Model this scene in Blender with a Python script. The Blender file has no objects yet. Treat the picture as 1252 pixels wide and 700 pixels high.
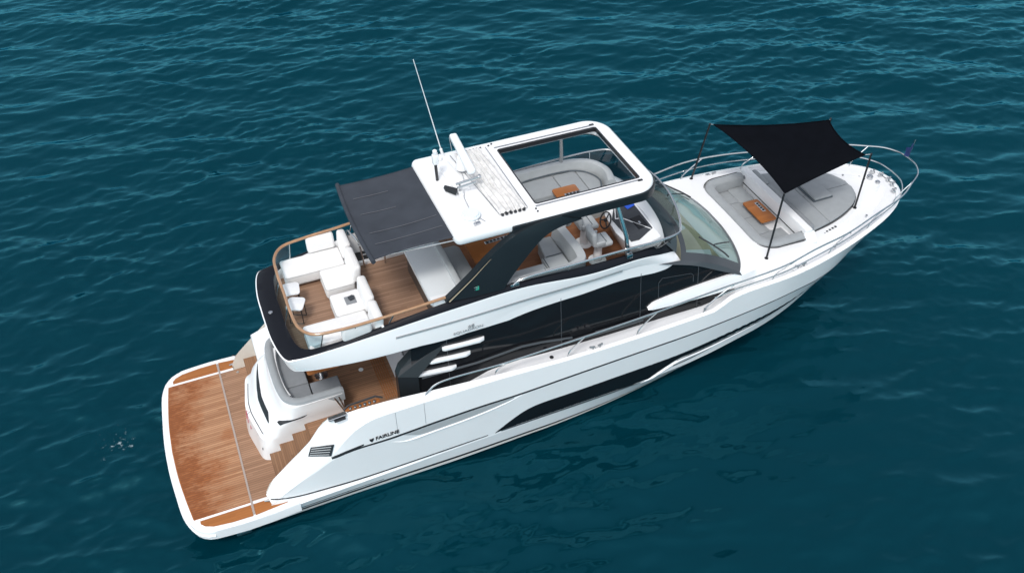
import bpy, bmesh, math, random
import numpy as np
from mathutils import Vector, Matrix
R = math.radians
random.seed(7)
C = bpy.context.scene.collection
sc = bpy.context.scene

# ------------------------------------------------------------------ camera
cam_d = bpy.data.cameras.new('camera')
cam = bpy.data.objects.new('camera', cam_d); C.objects.link(cam)
cam.location = (2.244, -16.003, 18.46)
tgt = Vector((9.47, 1.372, 1.5))
cam.rotation_euler = (tgt - cam.location).to_track_quat('-Z', 'Y').to_euler()
cam_d.sensor_width = 36.0
cam_d.lens = 1143.08 / 1252 * 36
cam_d.clip_start = 0.5
cam_d.clip_end = 6000
sc.camera = cam

# ------------------------------------------------------------------ light
SUN_EL, SUN_AZ = 58, 230            # azimuth of the sun, degrees counter-clockwise from +x (bow)
w = bpy.data.worlds.new('World'); sc.world = w; w.use_nodes = True
nt = w.node_tree
bg = nt.nodes['Background']
sky = nt.nodes.new('ShaderNodeTexSky'); sky.sky_type = 'NISHITA'; sky.sun_disc = False
sky.sun_elevation = R(SUN_EL); sky.sun_rotation = R(90 - SUN_AZ)
sky.air_density = 1.0; sky.dust_density = 2.0; sky.ozone_density = 1.0
hsv = nt.nodes.new('ShaderNodeHueSaturation'); hsv.inputs['Saturation'].default_value = 0.36
nt.links.new(sky.outputs[0], hsv.inputs['Color'])
nt.links.new(hsv.outputs[0], bg.inputs['Color'])
bg.inputs['Strength'].default_value = 0.15
sl = bpy.data.lights.new('sun', 'SUN'); sl.energy = 1.15; sl.angle = R(12); sl.color = (1, .965, .92)
so = bpy.data.objects.new('sun', sl); C.objects.link(so)
d = Vector((math.cos(R(SUN_EL)) * math.cos(R(SUN_AZ)), math.cos(R(SUN_EL)) * math.sin(R(SUN_AZ)), math.sin(R(SUN_EL))))
so.rotation_euler = d.to_track_quat('Z', 'Y').to_euler(); so.location = d * 60
sc.view_settings.view_transform = 'Standard'; sc.view_settings.look = 'None'
sc.view_settings.exposure = 0.56; sc.view_settings.gamma = 1.0
sc.view_settings.use_curve_mapping = False
sc.cycles.use_denoising = True; sc.cycles.use_adaptive_sampling = False
sc.cycles.denoising_prefilter = 'ACCURATE'
sc.cycles.max_bounces = 8; sc.cycles.transparent_max_bounces = 12
sc.cycles.sample_clamp_indirect = 6

# ------------------------------------------------------------------ materials
def mat(name, col, rough=.4, metal=0, coat=0, var=.0, vscale=3, bump=0, bscale=40, spec=.5, sheen=0):
    m = bpy.data.materials.new(name); m.use_nodes = True
    n = m.node_tree; p = n.nodes['Principled BSDF']
    p.inputs['Base Color'].default_value = (*col, 1)
    p.inputs['Roughness'].default_value = rough; p.inputs['Metallic'].default_value = metal
    p.inputs['Coat Weight'].default_value = coat; p.inputs['Specular IOR Level'].default_value = spec
    p.inputs['Sheen Weight'].default_value = sheen
    tc = n.nodes.new('ShaderNodeTexCoord')
    if var:
        no = n.nodes.new('ShaderNodeTexNoise'); no.inputs['Scale'].default_value = vscale; no.inputs['Detail'].default_value = 5
        n.links.new(tc.outputs['Object'], no.inputs['Vector'])
        mr = n.nodes.new('ShaderNodeMapRange'); mr.inputs[1].default_value = .3; mr.inputs[2].default_value = .7
        mr.inputs[3].default_value = 1 - var; mr.inputs[4].default_value = 1 + var
        n.links.new(no.outputs[0], mr.inputs[0])
        mx = n.nodes.new('ShaderNodeVectorMath'); mx.operation = 'SCALE'; mx.inputs[0].default_value = col
        n.links.new(mr.outputs[0], mx.inputs['Scale']); n.links.new(mx.outputs[0], p.inputs['Base Color'])
    if bump:
        nb = n.nodes.new('ShaderNodeTexNoise'); nb.inputs['Scale'].default_value = bscale; nb.inputs['Detail'].default_value = 3
        n.links.new(tc.outputs['Object'], nb.inputs['Vector'])
        b = n.nodes.new('ShaderNodeBump'); b.inputs['Strength'].default_value = bump; b.inputs['Distance'].default_value = .02
        n.links.new(nb.outputs[0], b.inputs['Height']); n.links.new(b.outputs[0], p.inputs['Normal'])
    return m

def teak(name, c1, c2, pitch, caulk=(.05, .04, .035), cw=.09, wet=0, rough=.55, axis=1):
    """planks along x (axis=1: counted across y) with dark caulking seams"""
    m = bpy.data.materials.new(name); m.use_nodes = True
    n = m.node_tree; L = n.links.new; p = n.nodes['Principled BSDF']
    tc = n.nodes.new('ShaderNodeTexCoord'); sx = n.nodes.new('ShaderNodeSeparateXYZ')
    L(tc.outputs['Object'], sx.inputs[0])
    def M(op, a, b=None):
        q = n.nodes.new('ShaderNodeMath'); q.operation = op
        for i, v in enumerate((a, b)):
            if v is None: continue
            if isinstance(v, (int, float)): q.inputs[i].default_value = v
            else: L(v, q.inputs[i])
        return q.outputs[0]
    def ramp(f, a, b, c, e):
        q = n.nodes.new('ShaderNodeMapRange'); L(f, q.inputs[0])
        for i, v in enumerate((a, b, c, e)): q.inputs[i + 1].default_value = v
        return q.outputs[0]
    def mixc(f, a, b):
        q = n.nodes.new('ShaderNodeMix'); q.data_type = 'RGBA'
        if isinstance(f, (int, float)): q.inputs[0].default_value = f
        else: L(f, q.inputs[0])
        for i, v in ((6, a), (7, b)):
            if isinstance(v, tuple): q.inputs[i].default_value = (*v, 1)
            else: L(v, q.inputs[i])
        return q.outputs[2]
    across, along = (sx.outputs[1], sx.outputs[0]) if axis == 1 else (sx.outputs[0], sx.outputs[1])
    s = M('DIVIDE', across, pitch); fl = M('FLOOR', s); fr = M('FRACT', s)
    # plank id varies along the length too (butt joints)
    wn0 = n.nodes.new('ShaderNodeTexWhiteNoise'); wn0.noise_dimensions = '1D'; L(fl, wn0.inputs['W'])
    a2 = M('FLOOR', M('ADD', M('DIVIDE', along, 2.2), M('MULTIPLY', wn0.outputs[0], 5)))
    wn = n.nodes.new('ShaderNodeTexWhiteNoise'); wn.noise_dimensions = '2D'
    cb = n.nodes.new('ShaderNodeCombineXYZ'); L(fl, cb.inputs[0]); L(a2, cb.inputs[1]); L(cb.outputs[0], wn.inputs['Vector'])
    gr = n.nodes.new('ShaderNodeTexNoise'); gr.inputs['Scale'].default_value = 6; gr.inputs['Detail'].default_value = 6
    mp = n.nodes.new('ShaderNodeMapping'); mp.inputs['Scale'].default_value = (.7, 9, 1) if axis == 1 else (9, .7, 1)
    L(tc.outputs['Object'], mp.inputs[0]); L(mp.outputs[0], gr.inputs['Vector'])
    f = M('ADD', M('MULTIPLY', wn.outputs[0], .75), M('MULTIPLY', gr.outputs[0], .40))
    col = mixc(f, c1, c2)
    if wet:
        nz = n.nodes.new('ShaderNodeTexNoise'); nz.inputs['Scale'].default_value = 1.15; nz.inputs['Detail'].default_value = 8; nz.inputs['Roughness'].default_value = .62
        mw = n.nodes.new('ShaderNodeMapping'); mw.inputs['Scale'].default_value = (.8, 1.25, 1); mw.inputs['Location'].default_value = (.35, .2, 0)
        L(tc.outputs['Object'], mw.inputs[0]); L(mw.outputs[0], nz.inputs['Vector'])
        # wetter towards the aft edge, dry near the transom
        g = M('ADD', nz.outputs[0], ramp(sx.outputs[0], .1, 1.9, .17, -.17))
        ww = ramp(g, .46, .68, 0, 1)
        fine = n.nodes.new('ShaderNodeTexNoise'); fine.inputs['Scale'].default_value = 15; fine.inputs['Detail'].default_value = 7; fine.inputs['Roughness'].default_value = .62
        mfi = n.nodes.new('ShaderNodeMapping'); mfi.inputs['Scale'].default_value = (.45, 1.5, 1); L(tc.outputs['Object'], mfi.inputs[0]); L(mfi.outputs[0], fine.inputs['Vector'])
        g2 = M('ADD', M('ADD', M('MULTIPLY', fine.outputs[0], .6), M('MULTIPLY', nz.outputs[0], .5)), ramp(sx.outputs[0], .1, 1.7, .10, -.14))
        w2 = ramp(g2, .575, .665, 0, 1)
        col = mixc(M('MULTIPLY', ww, .85), col, (.30, .095, .027))
        col = mixc(M('MULTIPLY', w2, .7), col, (.20, .062, .02))
        L(ramp(ww, 0, 1, rough, rough - .12), p.inputs['Roughness'])
    else:
        p.inputs['Roughness'].default_value = rough
    seam = M('LESS_THAN', fr, cw)
    col = mixc(M('MULTIPLY', seam, .75), col, caulk)
    L(col, p.inputs['Base Color']); p.inputs['Specular IOR Level'].default_value = .22
    return m

M = {}
M['gel'] = mat('white_gelcoat', (.80, .81, .815), .22, coat=.3, var=.015, vscale=1.2)
M['gel_side'] = M['gel']
M['gel_matt'] = mat('white_nonslip', (.74, .75, .765), .55, var=.03, vscale=30, bump=.15, bscale=220)
M['bottom'] = mat('antifouling_paint', (.20, .34, .34), .6, var=.12, vscale=4)
M['black'] = mat('black_gloss', (.008, .009, .011), .07, spec=.4)
M['line'] = mat('black_trim', (.02, .021, .024), .3)
M['anth'] = mat('anthracite_paint', (.013, .018, .022), .34, coat=.05, spec=.35, var=.05, vscale=2)
M['graph'] = mat('graphite_frame', (.05, .058, .066), .3, var=.05, vscale=2)
M['cope'] = mat('dark_coaming', (.008, .0095, .014), .45, spec=.15, var=.08, vscale=3)
M['gold'] = mat('bronze_trim', (.55, .44, .30), .35, metal=.6)
M['steel'] = mat('stainless_steel', (.58, .59, .60), .22, metal=1)
M['steel_d'] = mat('brushed_steel', (.42, .43, .44), .3, metal=1)
M['grey_fab'] = mat('grey_upholstery', (.29, .312, .325), .8, var=.05, vscale=5, bump=.15, bscale=300, sheen=.2)
M['grey_dark'] = mat('dark_grey_upholstery', (.215, .23, .245), .8, var=.06, vscale=5, bump=.15, bscale=300)
M['grey_lt'] = mat('pale_grey_upholstery', (.40, .425, .435), .7, var=.04, vscale=4, bump=.1, bscale=200)
M['white_fab'] = mat('white_upholstery', (.78, .775, .765), .85, var=.03, vscale=6, bump=.25, bscale=160, sheen=.2)
M['seam'] = mat('seam_piping', (.08, .10, .115), .7)
M['canvas'] = mat('charcoal_canvas', (.046, .053, .065), .85, spec=.12, var=.12, vscale=2.2, bump=.3, bscale=60)
M['black_fab'] = mat('black_canvas', (.0030, .0038, .0060), .9, spec=.05, var=.15, vscale=3, bump=.2, bscale=60)
M['white_canvas'] = mat('weathered_white_canvas', (.66, .655, .64), .85, var=.16, vscale=7, bump=.4, bscale=40)
M['pole'] = mat('carbon_pole', (.012, .012, .014), .35)
M['wood_rail'] = mat('varnished_rail', (.36, .20, .105), .3, coat=.4, var=.12, vscale=8)
M['dash'] = mat('dash_leather', (.035, .04, .047), .5, var=.1, vscale=12)
M['cream'] = mat('cream_dash', (.56, .47, .34), .6, var=.15, vscale=1.6)
M['blue'] = mat('blue_display_cover', (.02, .09, .55), .4)
M['navy'] = mat('navy_flag_cloth', (.01, .025, .11), .8, var=.1, vscale=9)
M['red'] = mat('red_script', (.45, .05, .08), .5)
M['green'] = mat('green_emblem', (.03, .42, .28), .4)
M['interior'] = mat('dark_interior', (.02, .018, .016), .6)
M['beige'] = mat('beige_side_panel', (.62, .585, .52), .5, var=.04)
M['grid'] = mat('grey_letter_metal', (.35, .36, .37), .35, metal=.5)
M['teak_p'] = teak('teak_platform', (.27, .125, .062), (.46, .25, .137), .062, caulk=(.10, .06, .04), cw=.15, wet=1)
M['teak_s'] = teak('teak_side_band', (.28, .10, .03), (.38, .145, .045), .07, caulk=(.2, .09, .03), cw=.06, rough=.35)
M['teak_c'] = teak('teak_cockpit', (.23, .122, .068), (.345, .19, .11), .058, caulk=(.05, .035, .028), cw=.12)
M['teak_f'] = teak('teak_flybridge', (.225, .132, .084), (.345, .215, .145), .072, caulk=(.06, .045, .038), cw=.10)
M['teak_h'] = teak('teak_helm_floor', (.16, .065, .03), (.24, .105, .05), .072, caulk=(.08, .045, .03), cw=.08)
M['wood'] = teak('varnished_wood', (.24, .085, .026), (.34, .13, .042), .11, caulk=(.22, .09, .03), cw=.03, rough=.3)
M['wood_step'] = teak('teak_step', (.19, .10, .055), (.27, .15, .085), .05, caulk=(.09, .06, .045), cw=.13, axis=0)

def glassy(name, tint, fac, rough=.02):
    m = bpy.data.materials.new(name); m.use_nodes = True; n = m.node_tree; L = n.links.new
    n.nodes.remove(n.nodes['Principled BSDF']); out = n.nodes['Material Output']
    t = n.nodes.new('ShaderNodeBsdfTransparent'); t.inputs[0].default_value = (*tint, 1)
    g = n.nodes.new('ShaderNodeBsdfGlossy'); g.inputs['Roughness'].default_value = rough
    fr = n.nodes.new('ShaderNodeLayerWeight'); fr.inputs[0].default_value = .5
    pw = n.nodes.new('ShaderNodeMath'); pw.operation = 'POWER'; pw.inputs[1].default_value = 4; L(fr.outputs['Facing'], pw.inputs[0])
    ad = n.nodes.new('ShaderNodeMath'); ad.operation = 'MULTIPLY_ADD'; ad.inputs[1].default_value = .55; ad.inputs[2].default_value = fac; ad.use_clamp = True
    L(pw.outputs[0], ad.inputs[0])
    x = n.nodes.new('ShaderNodeMixShader'); L(ad.outputs[0], x.inputs[0]); L(t.outputs[0], x.inputs[1]); L(g.outputs[0], x.inputs[2])
    L(x.outputs[0], out.inputs['Surface'])
    return m
M['ws'] = glassy('windscreen_glass', (.52, .63, .62), .11, .03)
M['tint'] = glassy('tinted_glass', (.34, .38, .40), .035)
M['clear'] = glassy('clear_glass', (.62, .72, .75), .04)

# ------------------------------------------------------------------ helpers
def crv(pts, n):
    """Catmull-Rom through pts, n samples spread by arc length"""
    P = np.array(pts, float)
    A = np.vstack([2 * P[0] - P[1], P, 2 * P[-1] - P[-2]])
    out = []
    for i in range(1, len(A) - 2):
        p0, p1, p2, p3 = A[i - 1], A[i], A[i + 1], A[i + 2]
        def kn(a, b): return max(np.linalg.norm(b - a) ** .5, 1e-6)
        t0 = 0; t1 = t0 + kn(p0, p1); t2 = t1 + kn(p1, p2); t3 = t2 + kn(p2, p3)
        for t in np.linspace(t1, t2, 24, endpoint=False):
            a1 = (t1 - t) / (t1 - t0) * p0 + (t - t0) / (t1 - t0) * p1
            a2 = (t2 - t) / (t2 - t1) * p1 + (t - t1) / (t2 - t1) * p2
            a3 = (t3 - t) / (t3 - t2) * p2 + (t - t2) / (t3 - t2) * p3
            b1 = (t2 - t) / (t2 - t0) * a1 + (t - t0) / (t2 - t0) * a2
            b2 = (t3 - t) / (t3 - t1) * a2 + (t - t1) / (t3 - t1) * a3
            out.append((t2 - t) / (t2 - t1) * b1 + (t - t1) / (t2 - t1) * b2)
    out.append(A[-2]); out = np.array(out)
    s = np.r_[0, np.cumsum(np.linalg.norm(np.diff(out, axis=0), axis=1))]
    u = np.linspace(0, s[-1], n)
    return np.stack([np.interp(u, s, out[:, k]) for k in range(P.shape[1])], 1)

def crvx(pts, n):
    """like crv, with the same fraction of control points at every sample (for lofting matched curves)"""
    P = np.array(pts, float); A = np.vstack([2 * P[0] - P[1], P, 2 * P[-1] - P[-2]])
    out = []
    for v in np.linspace(0, len(P) - 1, n):
        i = min(int(v), len(P) - 2); t = v - i
        p0, p1, p2, p3 = A[i], A[i + 1], A[i + 2], A[i + 3]
        out.append(.5 * ((2 * p1) + (p2 - p0) * t + (2 * p0 - 5 * p1 + 4 * p2 - p3) * t * t + (3 * p1 - p0 - 3 * p2 + p3) * t ** 3))
    return np.array(out)

def mir(pts): return [(p[0], -p[1], *p[2:]) for p in pts]

class MB:
    def __init__(s): s.v = []; s.f = []; s.mi = []
    def add(s, v, f, mi=0):
        o = len(s.v); s.v += [tuple(map(float, p)) for p in v]
        s.f += [tuple(i + o for i in q) for q in f]; s.mi += [mi] * len(f); return s
    def bm(s, b, mi=0):
        b.verts.ensure_lookup_table(); b.verts.index_update()
        s.add([v.co for v in b.verts], [[v.index for v in f.verts] for f in b.faces], mi); b.free(); return s
    def loft(s, rings, closed=False, cap=False, mi=0, flip=False):
        n = len(rings[0]); v = [p for r in rings for p in r]; f = []
        for i in range(len(rings) - 1):
            for j in range(n if closed else n - 1):
                a, b = i * n + j, i * n + (j + 1) % n
                q = (a, b, b + n, a + n); f.append(q[::-1] if flip else q)
        if cap:
            f.append(tuple(range(n))[::-1]); f.append(tuple(range((len(rings) - 1) * n, len(rings) * n)))
        return s.add(v, f, mi)
    def tube(s, path, r, seg=10, mi=0, closed=False):
        P = [Vector(p) for p in path]; n = len(P)
        rad = r if hasattr(r, '__len__') else [r] * n
        rings = []; prev = None
        for i, p in enumerate(P):
            if closed: t = (P[(i + 1) % n] - P[i - 1])
            else: t = (P[min(i + 1, n - 1)] - P[max(i - 1, 0)])
            t.normalize()
            if prev is None:
                u = t.cross(Vector((0, 0, 1)));
                if u.length < .05: u = t.cross(Vector((1, 0, 0)))
            else: u = prev - t * prev.dot(t)
            u.normalize(); prev = u.copy(); w2 = t.cross(u)
            rings.append([p + (u * math.cos(2 * math.pi * k / seg) + w2 * math.sin(2 * math.pi * k / seg)) * rad[i] for k in range(seg)])
        if closed: rings.append(rings[0])
        return s.loft(rings, True, not closed, mi)
    def box(s, c, d, rz=0, bev=.02, seg=2, tilt=0, mi=0, taper=1, rx=0):
        b = bmesh.new(); bmesh.ops.create_cube(b, size=1)
        for v in b.verts:
            k = taper if v.co.z > 0 else 1
            v.co = Vector((v.co.x * d[0] * k, v.co.y * d[1] * k, v.co.z * d[2]))
        if bev: bmesh.ops.bevel(b, geom=b.edges[:], offset=min(bev, min(d) * .45), segments=seg, affect='EDGES', profile=.5)
        bmesh.ops.transform(b, verts=b.verts, matrix=Matrix.Translation(c) @ Matrix.Rotation(rz, 4, 'Z') @ Matrix.Rotation(tilt, 4, 'Y') @ Matrix.Rotation(rx, 4, 'X'))
        return s.bm(b, mi)
    def prism(s, poly, z0, z1, bev=0, seg=2, top=None, mi=0, bottom_bev=False):
        """poly in plan (counter-clockwise or not); z0/z1 numbers or functions of (x,y); top: list of plan points for the top ring"""
        z0f = z0 if callable(z0) else (lambda x, y: z0); z1f = z1 if callable(z1) else (lambda x, y: z1)
        a = sum(poly[i][0] * poly[(i + 1) % len(poly)][1] - poly[(i + 1) % len(poly)][0] * poly[i][1] for i in range(len(poly)))
        top = top or poly
        if a < 0: poly = poly[::-1]; top = top[::-1]
        b = bmesh.new(); n = len(poly)
        lo = [b.verts.new((p[0], p[1], z0f(*p[:2]))) for p in poly]; hi = [b.verts.new((p[0], p[1], z1f(*p[:2]))) for p in top]
        b.faces.new(lo[::-1]); tf = b.faces.new(hi)
        for i in range(n): b.faces.new((lo[i], lo[(i + 1) % n], hi[(i + 1) % n], hi[i]))
        if bev:
            e = list(tf.edges)
            if bottom_bev: e = b.edges[:]
            bmesh.ops.bevel(b, geom=e, offset=bev, segments=seg, affect='EDGES', profile=.5)
        return s.bm(b, mi)
    def cyl(s, c, r, h, seg=24, bev=0, r2=None, axis='z', mi=0):
        r2 = r if r2 is None else r2; b = bmesh.new()
        bmesh.ops.create_cone(b, cap_ends=True, segments=seg, radius1=r, radius2=r2, depth=h)
        if bev: bmesh.ops.bevel(b, geom=[e for e in b.edges if abs(e.verts[0].co.z - e.verts[1].co.z) < 1e-6], offset=bev, segments=2, affect='EDGES')
        Q = {'z': Matrix(), 'x': Matrix.Rotation(R(90), 4, 'Y'), 'y': Matrix.Rotation(R(90), 4, 'X')}[axis]
        bmesh.ops.transform(b, verts=b.verts, matrix=Matrix.Translation(c) @ Q)
        return s.bm(b, mi)
    def sphere(s, c, r, sc_=(1, 1, 1), mi=0):
        b = bmesh.new(); bmesh.ops.create_uvsphere(b, u_segments=20, v_segments=12, radius=r)
        bmesh.ops.transform(b, verts=b.verts, matrix=Matrix.Translation(c) @ Matrix.Diagonal((*sc_, 1)))
        return s.bm(b, mi)
    def build(s, name, m, parent=None, smooth=True, angle=32, label=None, world=True, mats=None, recalc=True, merge=0):
        me = bpy.data.meshes.new(name); me.from_pydata(s.v, [], s.f)
        if recalc:
            b = bmesh.new(); b.from_mesh(me)
            if merge: bmesh.ops.remove_doubles(b, verts=b.verts, dist=merge)
            bmesh.ops.delete(b, geom=[v for v in b.verts if not v.link_faces], context='VERTS')
            bmesh.ops.recalc_face_normals(b, faces=b.faces); b.to_mesh(me); b.free()
        for x in (mats or [m]): me.materials.append(x)
        if mats and not merge: me.polygons.foreach_set('material_index', s.mi)
        if smooth:
            me.polygons.foreach_set('use_smooth', [True] * len(me.polygons)); me.set_sharp_from_angle(angle=R(angle))
        me.update()
        o = bpy.data.objects.new(name, me); C.objects.link(o)
        if parent is not None: attach(o, parent, world)
        if label: o['label'] = label
        return o

def attach(o, parent, world=True):
    o.parent = parent
    if world:
        r = parent
        off = Vector((0, 0, 0))
        while r is not None:
            off += r.location if r.parent is None else Vector((0, 0, 0)); r = r.parent
        o.matrix_parent_inverse = Matrix.Translation(-off) if parent.parent is None else Matrix()
        if parent.parent is not None: o.matrix_parent_inverse = Matrix()

def thing(name, label, cat, loc=(0, 0, 0), rz=0, group=None):
    o = bpy.data.objects.new(name, None); C.objects.link(o); o.empty_display_size = .3
    o.location = loc; o.rotation_euler = (0, 0, rz); o['label'] = label; o['category'] = cat
    if group: o['group'] = group
    return o
def copy_tree(o, parent=None):
    c = o.copy(); C.objects.link(c)
    if parent is not None: c.parent = parent; c.matrix_parent_inverse = o.matrix_parent_inverse.copy()
    for ch in list(o.children): copy_tree(ch, c)
    return c
def structure(o): o['kind'] = 'structure'; return o

def cut(o, cutters):
    """boolean-subtract the cutter meshes (MB) from o, baked into o's mesh"""
    for cb in cutters:
        me = bpy.data.meshes.new('cut'); me.from_pydata(cb.v, [], cb.f)
        b = bmesh.new(); b.from_mesh(me); bmesh.ops.recalc_face_normals(b, faces=b.faces); b.to_mesh(me); b.free()
        co = bpy.data.objects.new('cut', me); C.objects.link(co)
        md = o.modifiers.new('b', 'BOOLEAN'); md.operation = 'DIFFERENCE'; md.object = co; md.solver = 'EXACT'
        dg = bpy.context.evaluated_depsgraph_get()
        nm = bpy.data.meshes.new_from_object(o.evaluated_get(dg))
        o.modifiers.remove(md); old = o.data; o.data = nm; bpy.data.meshes.remove(old)
        bpy.data.objects.remove(co); bpy.data.meshes.remove(me)
    o.data.polygons.foreach_set('use_smooth', [True] * len(o.data.polygons)); o.data.set_sharp_from_angle(angle=R(32))
    return o

def rrect(x0, x1, y0, y1, r, n=6):
    """rounded rectangle plan; r number or 4 radii (x1y1, x0y1, x0y0, x1y0)"""
    rs = r if hasattr(r, '__len__') else [r] * 4
    out = []
    for (cx, cy, a0), q in zip(((x1, y1, 0), (x0, y1, 90), (x0, y0, 180), (x1, y0, 270)), rs):
        sx = 1 if cx == x1 else -1; sy = 1 if cy == y1 else -1
        if q <= 0: out.append((cx, cy)); continue
        for k in range(n + 1):
            a = R(a0 + 90 * k / n); out.append((cx - sx * q + q * math.cos(a), cy - sy * q + q * math.sin(a)))
    return out

def text_mesh(s, size, name='letters', extrude=.003, bold=0):
    cu = bpy.data.curves.new(name, 'FONT'); cu.body = s; cu.size = size; cu.extrude = extrude; cu.offset = bold
    o = bpy.data.objects.new(name, cu); C.objects.link(o)
    dg = bpy.context.evaluated_depsgraph_get(); me = bpy.data.meshes.new_from_object(o.evaluated_get(dg))
    bpy.data.objects.remove(o); bpy.data.curves.remove(cu)
    return me

# ================================================================== the sea
SEA = -.17
def sea_height(n, size, seed):
    rng = np.random.default_rng(seed)
    k = np.fft.fftfreq(n, size / n) * 2 * np.pi
    kx, ky = np.meshgrid(k, k, indexing='ij'); kk = np.hypot(kx, ky); kk[0, 0] = 1
    def spec(dirdeg, peak, spread, p, lo, hi):
        a = np.arctan2(ky, kx) - R(dirdeg); D = np.abs(np.cos(a)) ** spread
        S = kk ** (-p) * np.exp(-1.1 * (peak / kk) ** 2) * D
        S[(kk < lo) | (kk > hi)] = 0
        return S
    S1 = spec(77, 2 * np.pi / 3.2, 9, 4.2, .6, 30)
    S2 = spec(98, 2 * np.pi / .95, 4, 4.3, 3, 34)
    S3 = spec(52, 2 * np.pi / 7.0, 6, 4.6, .3, 6)
    S4 = spec(60, 2 * np.pi / .45, 2, 4.2, 6, 38)
    # slow patches where the wind lifts the small ripples
    pz = (rng.normal(size=(n, n)) + 1j * rng.normal(size=(n, n))) * np.where((kk > .15) & (kk < 1.4), kk ** -1.2, 0)
    pz = np.fft.ifft2(pz).real; patch = np.clip(.95 + .45 * pz / pz.std(), .25, 1.9)
    h = 0; dx = 0; dy = 0
    for S, rms, chop, pt in ((S1, .034, .75, 0), (S2, .011, .5, 1), (S3, .030, .7, 0), (S4, .004, .2, 1)):
        z = (rng.normal(size=(n, n)) + 1j * rng.normal(size=(n, n))) * np.sqrt(S); z[0, 0] = 0
        q = np.fft.ifft2(z).real; f_ = rms / q.std()
        ax = np.fft.ifft2(1j * kx / kk * z).real; ay = np.fft.ifft2(1j * ky / kk * z).real
        w_ = patch if pt else 1
        h = h + q * f_ * w_; dx = dx + chop * ax * f_ * w_; dy = dy + chop * ay * f_ * w_
    return h - h.mean(), dx, dy
N = 900; SZ = 72.0
H, DX, DY = sea_height(N, SZ, 11)
x0, y0 = -16.0, -24.0
gx = x0 + np.arange(N) * SZ / N; gy = y0 + np.arange(N) * SZ / N
X, Y = np.meshgrid(gx, gy, indexing='ij')
edge = np.minimum.reduce([X - gx[0], gx[-1] - X, Y - gy[0], gy[-1] - Y]); fade = np.clip(edge / 4, 0, 1)
V = np.stack([X + DX * fade, Y + DY * fade, SEA + H * fade], -1).reshape(-1, 3)
ii, jj = np.meshgrid(np.arange(N - 1), np.arange(N - 1), indexing='ij'); a = (ii * N + jj).ravel()
F = np.stack([a, a + N, a + N + 1, a + 1], 1)
me = bpy.data.meshes.new('sea')
far = 2500.0
ring = [(gx[0], gy[0]), (gx[-1], gy[0]), (gx[-1], gy[-1]), (gx[0], gy[-1])]
outer = [(-far, -far), (far, -far), (far, far), (-far, far)]
nv = len(V)
V = np.vstack([V, [(*p, SEA) for p in ring], [(*p, SEA) for p in outer]])
me.vertices.add(len(V)); me.vertices.foreach_set('co', V.ravel())
Fl = np.concatenate([F.ravel(), np.array([(nv + k, nv + 4 + k, nv + 4 + (k + 1) % 4, nv + (k + 1) % 4) for k in range(4)]).ravel()])
nf = len(Fl) // 4
me.loops.add(len(Fl)); me.loops.foreach_set('vertex_index', Fl.astype(np.int32))
me.polygons.add(nf); me.polygons.foreach_set('loop_start', np.arange(nf, dtype=np.int32) * 4); me.polygons.foreach_set('loop_total', np.full(nf, 4, np.int32))
me.update(calc_edges=True); me.validate()
me.polygons.foreach_set('use_smooth', [True] * nf)
sea = bpy.data.objects.new('sea', me); C.objects.link(sea); structure(sea)

m = bpy.data.materials.new('sea_water'); m.use_nodes = True; n = m.node_tree; L = n.links.new
n.nodes.remove(n.nodes['Principled BSDF']); out = n.nodes['Material Output']
tc = n.nodes.new('ShaderNodeTexCoord')
def noise(scale, detail, mscale=(1, 1, 1), rot=0, rough=.5):
    mp = n.nodes.new('ShaderNodeMapping'); mp.inputs['Scale'].default_value = mscale; mp.inputs['Rotation'].default_value = (0, 0, rot)
    L(tc.outputs['Object'], mp.inputs[0]); q = n.nodes.new('ShaderNodeTexNoise'); q.inputs['Scale'].default_value = scale
    q.inputs['Detail'].default_value = detail; q.inputs['Roughness'].default_value = rough; L(mp.outputs[0], q.inputs['Vector']); return q.outputs[0]
n1 = noise(3.4, 3, (.55, 1.3, 1), R(22), .55); n2 = noise(11, 3, (.6, 1.2, 1), R(15), .5)
ad = n.nodes.new('ShaderNodeMath'); ad.operation = 'MULTIPLY_ADD'; ad.inputs[1].default_value = .22; L(n2, ad.inputs[0]); L(n1, ad.inputs[2])
bp = n.nodes.new('ShaderNodeBump'); bp.inputs['Distance'].default_value = .035; L(ad.outputs[0], bp.inputs['Height'])
wpn = noise(.11, 3, (.6, 1.5, 1), R(20)); wpr = n.nodes.new('ShaderNodeMapRange'); wpr.inputs[1].default_value = .35; wpr.inputs[2].default_value = .65; wpr.inputs[3].default_value = .10; wpr.inputs[4].default_value = .20
L(wpn, wpr.inputs[0]); L(wpr.outputs[0], bp.inputs['Strength'])
df = n.nodes.new('ShaderNodeBsdfDiffuse')
big = noise(.06, 3)
mxc = n.nodes.new('ShaderNodeMix'); mxc.data_type = 'RGBA'; L(big, mxc.inputs[0])
mxc.inputs[6].default_value = (.0002, .025, .039, 1); mxc.inputs[7].default_value = (.0003, .035, .052, 1)
fo = noise(7.5, 6, (1, 1, 1), 0, .72)
vd = n.nodes.new('ShaderNodeVectorMath'); vd.operation = 'DISTANCE'; vd.inputs[1].default_value = (-1.15, 1.45, SEA); L(tc.outputs['Object'], vd.inputs[0])
fr1 = n.nodes.new('ShaderNodeMapRange'); fr1.inputs[1].default_value = .1; fr1.inputs[2].default_value = 1.5; fr1.inputs[3].default_value = .10; fr1.inputs[4].default_value = -.25; L(vd.outputs['Value'], fr1.inputs[0])
fa = n.nodes.new('ShaderNodeMath'); fa.operation = 'ADD'; L(fo, fa.inputs[0]); L(fr1.outputs[0], fa.inputs[1])
fr2 = n.nodes.new('ShaderNodeMapRange'); fr2.inputs[1].default_value = .65; fr2.inputs[2].default_value = .76; L(fa.outputs[0], fr2.inputs[0])
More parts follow.
